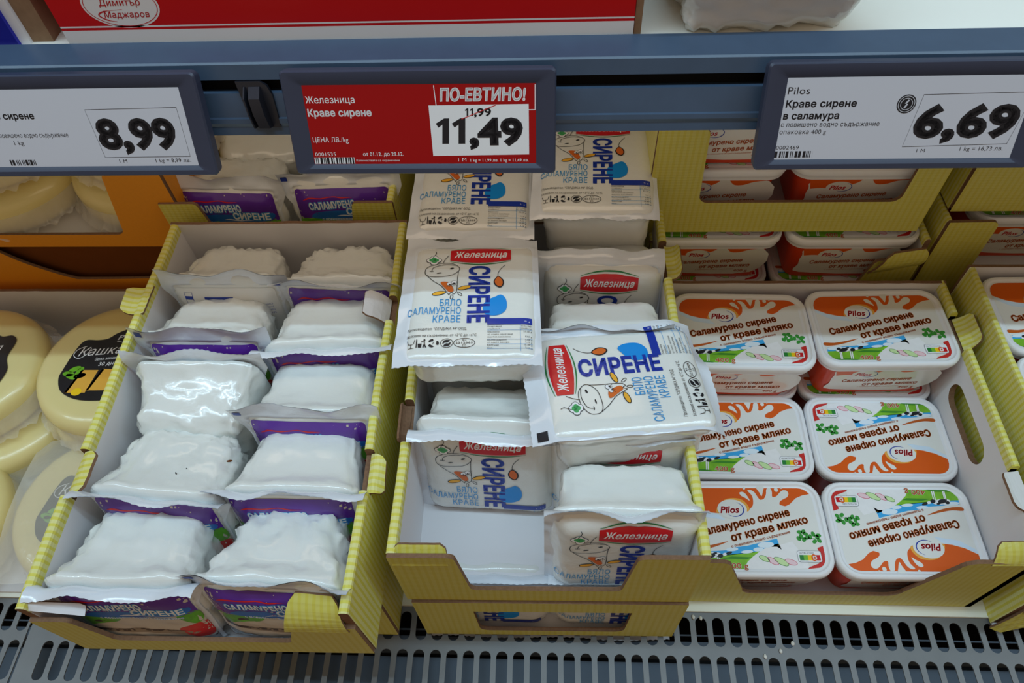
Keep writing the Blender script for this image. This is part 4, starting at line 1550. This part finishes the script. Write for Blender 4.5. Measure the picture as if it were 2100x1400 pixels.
    a.text(M_BLACK, 'ЕО', -2.6, -65.2, 2.0, align='C', res=1)
    if square:
        a.rect(M_BLACK, -60, 68, -51, 77)
    return a


COW = cow_art()
COWSQ = cow_art(True)
ZW, ZH = 0.126, 0.164


def zpack(label, loc, rot, seed, art=COW, top=(0.062, 0.020, 50, 18, 0), bot=(-0.053, 0.025, 75, 12, 1), group='cow-print cheese packs', wr=0.0012, bf=0.012, Tb=0.046, cu=0.003, cv=0.006, tent=0.0, bh=0.110):
    sh_ = pack_shape(ZW, ZH, 0.108, bh, cu, cv, bf, Tb, seed, 0.012, wr, tent)
    return make_pack('cheese_pack', label, loc, rot, sh_, art, deformer(ZH, top, bot), group, art_name='printed_front')


LIE_T, LIE_B = (0.058, 0.024, -12, 14, 0), (-0.055, 0.026, -14, 6, 1)
zpack('cow-print cheese pack lying flat, fully readable, in the middle of the picture', (-0.0705, 0.416, 0.262), (-6, 1.5, 2.2), 1, top=(0.060, 0.022, -10, 16, 0.6), bot=(-0.076, 0.010, -6, 5, 1), wr=0.0007, cv=-0.006, bh=0.134, Tb=0.044, bf=0.005)
zpack('cow-print cheese pack lying turned sideways over the tub carton edge', (0.0610, 0.343, 0.242), (2, 8, 97.5), 2, art=COWSQ, top=(0.060, 0.022, -14, 10, 0), bot=(-0.055, 0.026, -34, 18, 2), wr=0.0009, cu=-0.005, Tb=0.055, cv=-0.003, bh=0.128, bf=0.005)
zpack('cow-print cheese pack standing behind the bare white carton floor', (-0.056, 0.2905, 0.164), (78, 0, -2.5), 3, top=(0.053, 0.022, 98, 8, 0), bot=(-0.052, 0.026, 72, 14, 0.5), Tb=0.054, tent=0.10)
zpack('cow-print cheese pack standing at the front right corner of the half-empty carton', (0.0605, 0.2175, 0.165), (83, 0, 0.5), 4, top=(0.057, 0.020, 48, 16, 1.2), bot=(-0.053, 0.024, 70, 10, 0), Tb=0.052, tent=0.08)
zpack('cow-print cheese pack directly behind the front right one, under the sideways pack', (0.0590, 0.2880, 0.160), (82, 0, 1), 5, top=(0.056, 0.022, 70, 12, 0), art=COWSQ)
zpack('cow-print cheese pack with its white back in the shadow edge, behind the sideways pack', (0.0515, 0.390, 0.163), (82, 0, 0.5), 6, top=(0.060, 0.022, 40, 14, 0), Tb=0.055)
zpack('cow-print cheese pack standing with only its red badge showing, right of the flat pack', (0.0515, 0.472, 0.166), (80, 0, -1), 7, top=(0.061, 0.020, -95, 10, 2.0))
zpack('cheese pack tucked upright beneath the flat cow-print pack', (-0.060, 0.385, 0.150), (82, 0, 0), 8, art=None, top=(0.054, 0.024, 100, 4, 0))
zpack('shaded cow-print cheese pack at the rear, under the 11,49 tag', (-0.078, 0.578, 0.248), (-2, 2, 1.0), 9, top=LIE_T, bot=(-0.070, 0.014, -8, 8, 1), wr=0.0008, cv=-0.004, bh=0.130, bf=0.006)
zpack('shaded cow-print cheese pack at the rear, right of the 11,49 tag', (0.0475, 0.592, 0.262), (-2, -1, -2.0), 10, top=(0.056, 0.024, -30, 10, 0), bot=(-0.074, 0.010, -10, 10, 2), wr=0.0008, cv=-0.008, bh=0.130, Tb=0.068, bf=0.006)
for x_, l_, s_ in ((-0.061, 'cow-print cheese pack behind the left half of the low carton window', 11), (0.064, 'cow-print cheese pack behind the right half of the low carton window', 12)):
    zpack(l_, (x_, 0.213, 0.048), (86, 0, 0), s_, top=(0.056, 0.024, 86, 3, 0))


# ---------------------------------------------------------------- purple-label packs
def purple_art():
    a = Art()
    a.poly(M_SLAB, rrect(104, 92, 5, 4, 0, 0))
    a.L = 2
    top = [(-52, 8)] + spline([(-52, 8), (-30, 12), (0, 9), (30, 12), (52, 10)], 4, False) + [(52, 41)] + arc(47, 41, 5, 0, 90) + arc(-47, 41, 5, 90, 180)
    a.poly(M_PURP, top)
    a.poly(M_LETT, spline([(-52, 8), (-40, 10), (-25, 11), (-16, 9), (-20, 1), (-34, -3), (-44, -8), (-52, -6)], 4))
    a.poly(M_LETT, spline([(36, 10), (44, 13), (52, 11), (52, -4), (46, -8), (40, 0)], 4))
    a.poly(M_SHADE, spline([(-52, -8), (-38, -12), (-20, -14), (0, -13), (24, -17), (36, -18), (20, -21), (0, -18), (-24, -19), (-44, -16), (-52, -16)], 3))
    a.poly(M_SLABD, spline([(-30, -14), (0, -14), (30, -18), (44, -24), (30, -26), (0, -22), (-30, -20)], 3))
    a.poly(M_SHADE, spline([(-52, -24), (-30, -31), (0, -36), (30, -38), (48, -39), (30, -43), (-10, -42), (-52, -34)], 3))
    a.poly(M_TOM, spline([(30, -14), (44, -8), (52, -10), (52, -34), (40, -32), (32, -24)], 4))
    a.rect(M_CREAM, -50, -46, 50, -42)
    a.L = 3
    a.poly(M_PBLUE, spline([(-38, 12), (-32, 18), (-16, 20), (8, 20), (22, 22), (46, 22), (47, 14), (30, 11), (0, 10), (-24, 9)], 4))
    a.poly(M_LETT, spline([(-30, 4), (-22, 10), (-14, 10), (-12, 5), (-20, 0)], 3))
    a.ell(M_SHADE, -30, 3, 5, 2, 10)
    a.poly(M_RED, spline([(-44, 33), (-36, 36), (-24, 35.4), (-10, 37.2), (0, 35.6), (12, 36.6), (0, 36.8), (-10, 38.2), (-24, 36.6), (-37, 37.4)], 3))
    for (t_, x, y, c, wd, an) in (('САЛАМУРЕНО', -38, 22, 8.6, 52, 3), ('СИРЕНЕ', 2, 14.4, 8.6, 42, -1)):
        a.L = 4
        a.text(M_PCYAN, t_, x, y, c, wd, ang=an, bold=0.05, grow=0.06)
        a.L = 5
        a.text(M_INKW, t_, x, y, c, wd, ang=an, bold=0.035)
    a.L = 4
    a.poly(M_INKW, spline([(-10, 12.6), (-2, 14.2), (10, 12.6), (26, 13.0), (10, 11.8), (-2, 12.8)], 3))
    a.text(M_PCYAN, 'с повишено водно съдържание', -27, 7.4, 3.4, 68, ang=-1, bold=0.03, grow=0.04)
    a.L = 5
    a.text(M_INKW, 'с повишено водно съдържание', -27, 7.4, 3.4, 68, ang=-1, bold=0.02)
    a.text(M_NAVY, 'Съхранение: от +2°C до +6°C. Производител', -46, -45, 1.8, 80, res=1)
    a.L = 1
    a.rect(M_NAVY, -64, 54, -57, 60.5)
    return a


def info_art():
    a = Art()
    a.poly(M_CREAM, rrect(104, 92, 5, 4))
    a.L = 2
    a.rect(M_NAVY, -42, 34, -34, 38)
    a.rect(M_NAVY, -22, 33, 8, 37)
    y = 40
    for t_ in ('Срок на годност и партида', 'Условия на съхранение: от +2°C до +6°C', 'Производител: Сердика 94', 'Мандра в с. Железница'):
        a.text(M_NAVY, t_, 46, y - 12, 2.6, 38, ang=180, res=1)
        y -= 4.2
    a.line(M_NAVY, [(-42, 42), (-34, 42), (-34, 26), (-42, 26)], 0.5, True)
    return a


PUR = purple_art()
INFO = info_art()
PW, PH = 0.134, 0.136


def ppack(label, loc, rot, seed, art=PUR, top=(0.047, 0.018, 50, 18, 0), bot=(-0.050, 0.016, 40, 10, 0), wr=0.0022, Tb=0.076, bf=0.009, bw=0.107, tent=0.16, dome=0.06):
    sh_ = pack_shape(PW, PH, bw, 0.096, 0.0, 0.0, bf, Tb, seed, 0.019, wr, tent, True, dome)
    return make_pack('cheese_pack', label, loc, rot, sh_, art, deformer(PH, top, bot), 'purple-label cheese packs')


ppack('purple-label cheese pack at the front left, seal drooping over the carton lip', (-0.3345, 0.160, 0.1665), (83, 0, 1), 21, top=(0.044, 0.020, 84, 16, 0.4), dome=0.12)
ppack('purple-label cheese pack at the front right, label facing the crushed tab', (-0.2155, 0.162, 0.1665), (83, 0, -2), 22, top=(0.047, 0.020, 34, 18, 2.6), wr=0.0034, dome=0.26)
ppack('purple-label cheese pack in the second row, left, with a brown speck on it', (-0.3310, 0.234, 0.1655), (83, 0, -4), 23, top=(0.045, 0.020, 72, 14, 1.0), wr=0.0026)
ppack('purple-label cheese pack in the second row, right, label half covered by its seal', (-0.2150, 0.238, 0.1665), (83, 0, 0), 24, top=(0.046, 0.020, 58, 16, 4.0), wr=0.0013, dome=0.16)
ppack('plain-backed cheese pack in the third row, left, its label turned away', (-0.3300, 0.374, 0.1665), (86, 0, 180), 25, top=(0.047, 0.020, 25, 20, 2.0), Tb=0.064)
ppack('purple-label cheese pack in the third row, right, only the upper label showing', (-0.2140, 0.312, 0.1665), (84, 0, -1), 26, top=(0.047, 0.020, 20, 18, 0.3), wr=0.0012, dome=0.10)
ppack('purple-label cheese pack in the fourth row, left, label readable by the carton side', (-0.3320, 0.396, 0.1665), (85, 0, 0), 27, top=(0.047, 0.020, 24, 16, 5.0), Tb=0.070, dome=0.16)
ppack('cheese pack in the fourth row, right, glossy seal folded down in front', (-0.2120, 0.388, 0.1665), (85, 0, 3), 28, top=(0.043, 0.022, 92, 8, 0.0), wr=0.0014)
ppack('cheese pack in the back row, left, with dark blue small print at its seal', (-0.3300, 0.467, 0.1660), (85, 0, 0), 29, art=INFO, top=(0.047, 0.020, 30, 20, 3.0), Tb=0.070, dome=0.2)
ppack('purple-label cheese pack in the back row, right, in deep shade', (-0.2120, 0.465, 0.1660), (85, 0, -2), 30, top=(0.045, 0.020, 70, 14, 1.0), wr=0.0028, Tb=0.070, dome=0.2)
ppack('purple-label cheese pack at the left of the rear carton', (-0.357, 0.592, 0.178), (83, 0, -2), 31, top=(0.047, 0.020, 30, 14, 2.2))
ppack('purple-label cheese pack at the right of the rear carton', (-0.228, 0.595, 0.181), (83, 0, 2), 32, top=(0.047, 0.020, 24, 14, 5.2))
ppack('plain-backed cheese pack behind the left one in the rear carton', (-0.352, 0.750, 0.186), (72, 0, 184), 33, art=None, top=(0.047, 0.020, 10, 14, 2.2), wr=0.0012)
ppack('plain-backed cheese pack behind the right one in the rear carton', (-0.226, 0.752, 0.188), (72, 0, 176), 34, art=None, top=(0.047, 0.020, 10, 14, 1.2), wr=0.0012)

# a scrap of brown skin stuck on the second-row left pack
bpy.context.view_layer.update()
for o_ in list(COL.objects):
    if o_.name.startswith('cheese_pack') and 'brown speck' in o_.get('label', ''):
        po = [c for c in o_.children if c.name.startswith('pouch')][0]
        inv = po.matrix_world.inverted()
        for (xx, yy, rr, m_) in ((-0.281, 0.281, 0.0030, M_BRDARK), (-0.318, 0.262, 0.0016, M_BLACK), (-0.309, 0.266, 0.0012, M_BLACK)):
            ok, hit, nn, _ = po.ray_cast(inv @ Vector((xx, yy, 0.4)), inv.to_3x3() @ Vector((0, 0, -1)))
            if ok:
                t1 = nn.orthogonal().normalized()
                t2 = nn.cross(t1)
                b = MB()
                b.loft([[hit + nn * h_ + t1 * rr * k_ * math.cos(a_) + t2 * rr * 0.32 * k_ * math.sin(a_) for a_ in (2 * math.pi * i / 10 for i in range(10))] for h_, k_ in ((0.0, 1.0), (0.0006, 0.9), (0.0009, 0.3))], m_)
                b.build('speck', po)

# white bag of cheese on the upper shelf
sh_ = pack_shape(0.132, 0.170, 0.122, 0.154, 0, 0, 0.045, 0.038, 41, 0.012, 0.0024)
o = make_pack('cheese_bag', 'white vacuum bag of cheese lying on the upper shelf right of the red carton', (0.1495, 0.551, ZS + 0.0385), (0, 0, 2), sh_, None,
              deformer(0.17, (0.076, 0.01, 30, 5, 0), (-0.077, 0.008, 40, 20, 0)), 'bags on the upper shelf')


# ================================================================ CHEESE WHEELS
def wheel_label():
    a = Art()
    out = spline([(-44, 22), (-36, 33), (-22, 32), (-10, 33), (0, 40), (14, 45), (28, 40), (38, 33), (50, 32), (56, 22), (50, 0), (54, -20), (44, -42), (22, -52), (0, -54), (-26, -50), (-46, -38), (-54, -20), (-52, -6)], 5)
    a.poly(M_KLAB, out)
    a.L = 2
    a.text(M_INKW, 'Pilos', 2, 30, 7, 26, shear=0.3, bold=0.02)
    a.line(M_INKW, spline([(2, 28), (10, 25.6), (22, 26)], 4, False), 0.6)
    a.text(M_INKW, 'Кашкавал', -40, 10, 12, 82, shear=0.4)
    a.line(M_INKW, spline([(-32, 24), (-42, 20), (-45, 12), (-38, 7), (-30, 12), (-26, 20)], 5, False), 0.8)
    a.text(M_INKW, 'Зрял минимум', -18, 2, 4, 34, shear=0.2)
    a.text(M_INKW, '30 дни', -12, -6, 5.4, 22, shear=0.2)
    for k, x in enumerate((-30, -6, 18)):
        a.poly(M_KORA, [(x, -10 - k), (x + 20, -12 - k), (x + 12, -42 + k), (x - 12, -40 + k)])
        a.poly(M_KCRE, [(x, -10 - k), (x + 3, -10 - k), (x - 9, -40 + k), (x - 12, -40 + k)])
    for x, y, r_ in ((-38, -8, 20), (-44, -14, -10), (-40, -18, -25), (-32, -12, 60), (-30, -18, 10)):
        a.ell(M_KGRN, x, y, 7, 3.4, r_)
    a.L = 3
    a.ell(M_NYEL, -28, -40, 6, 5)
    a.ell(M_TOM, 24, -8, 6, 3.6)
    return a


def wheel_meshes(R=0.0865, Hh=0.047):
    b = MB()
    rs = 72
    prof = [(0.001, 0.0), (R - 0.012, 0.0), (R - 0.004, 0.003), (R, 0.011), (R, Hh - 0.013), (R - 0.003, Hh - 0.005), (R - 0.009, Hh - 0.0012), (R - 0.016, Hh), (R - 0.05, Hh + 0.0008), (0.001, Hh + 0.001)]
    rings = [[(r_ * math.cos(2 * math.pi * i / rs), r_ * math.sin(2 * math.pi * i / rs), z_) for i in range(rs)] for r_, z_ in prof]
    b.loft(rings, M_CHEESE)
    me = b.mesh('cheese_body', True)
    lab = wheel_label().mesh('printed_label', lambda x, y, h: Vector((x * 0.98, y * 0.98, Hh + 0.0013 + h)))
    # crinkled wrapper skirt round the waist
    f = MB()
    n = 180
    rr = random.Random(3)
    ring = []
    for k, (dr, z_) in enumerate(((0.0004, Hh * 0.62), (0.004, Hh * 0.34), (0.010, Hh * 0.16))):
        ring.append([((R + dr + (0.0022 * k) * noise.noise(Vector((math.cos(t) * 9, math.sin(t) * 9, k)))) * math.cos(t),
                      (R + dr + (0.0022 * k) * noise.noise(Vector((math.cos(t) * 9, math.sin(t) * 9, k)))) * math.sin(t),
                      z_ + 0.0035 * k * noise.noise(Vector((math.cos(t) * 14, math.sin(t) * 14, 5 + k)))) for t in (2 * math.pi * i / n for i in range(n))])
    f.loft(ring, M_FILM, False, False)
    return me, lab, f.mesh('wrapper', True)


WH = wheel_meshes()


def wheel(loc, label, rot=(0, 0, 0), printed=True):
    e = empty('cheese_round', loc, tuple(rad(r_) for r_ in rot))
    tag(e, label, 'cheese wheel', 'yellow cheese wheels')
    link_mesh('cheese_body', WH[0], e)
    link_mesh('wrapper', WH[2], e)
    if printed: link_mesh('printed_label', WH[1], e)
    return e


wheel((-0.500, 0.452, 0.052), 'yellow cheese wheel with its black label readable, on top of another wheel', (0, 0, 6))
wheel((-0.506, 0.447, 0.004), 'yellow cheese wheel underneath the one with the readable label', (0, 0, 20), False)
wheel((-0.671, 0.446, 0.0525), 'yellow cheese wheel at the left frame edge, upper of its pair', (0, 0, 12))
wheel((-0.648, 0.420, 0.004), 'yellow cheese wheel at the left frame edge, lower of its pair', (0, 0, 40), False)
wheel((-0.4905, 0.3000, 0.004), 'yellow cheese wheel lying under clear film by the purple-label carton', (0, 0, 2))
wheel((-0.668, 0.275, 0.006), 'yellow cheese wheel at the front of the left frame edge', (0, 0, 9))
wheel((-0.655, 0.668, 0.164), 'lower yellow cheese wheel at the left inside the bright orange carton', (0, 0, 0), False)
wheel((-0.660, 0.690, 0.212), 'upper yellow cheese wheel at the left inside the bright orange carton', (0, 0, 0), False)
wheel((-0.487, 0.678, 0.164), 'lower yellow cheese wheel by the orange tab inside the bright carton', (0, 0, 0), False)
wheel((-0.482, 0.700, 0.212), 'upper yellow cheese wheel by the orange tab inside the bright carton', (0, 0, 0), False)

# loose clear film over the front wheel
b = MB()
nx, ny = 24, 24
vs = []
for j in range(ny + 1):
    for i in range(nx + 1):
        u, v = i / nx, j / ny
        x = -0.575 + 0.155 * u - 0.01 * v
        y = 0.215 + 0.165 * v
        d = math.hypot(x + 0.4905, y - 0.300)
        z = 0.0545 - max(0, d - 0.075) * 0.35 + 0.0014 * noise.noise(Vector((x * 40, y * 40, 2)))
        vs.append((x, y, z))
b.add(vs, [(j * (nx + 1) + i, j * (nx + 1) + i + 1, (j + 1) * (nx + 1) + i + 1, (j + 1) * (nx + 1) + i) for j in range(ny) for i in range(nx)], M_FILM)
o = b.build('plastic_film', None, True)
tag(o, 'loose clear plastic film draped over the front cheese wheel', 'film')
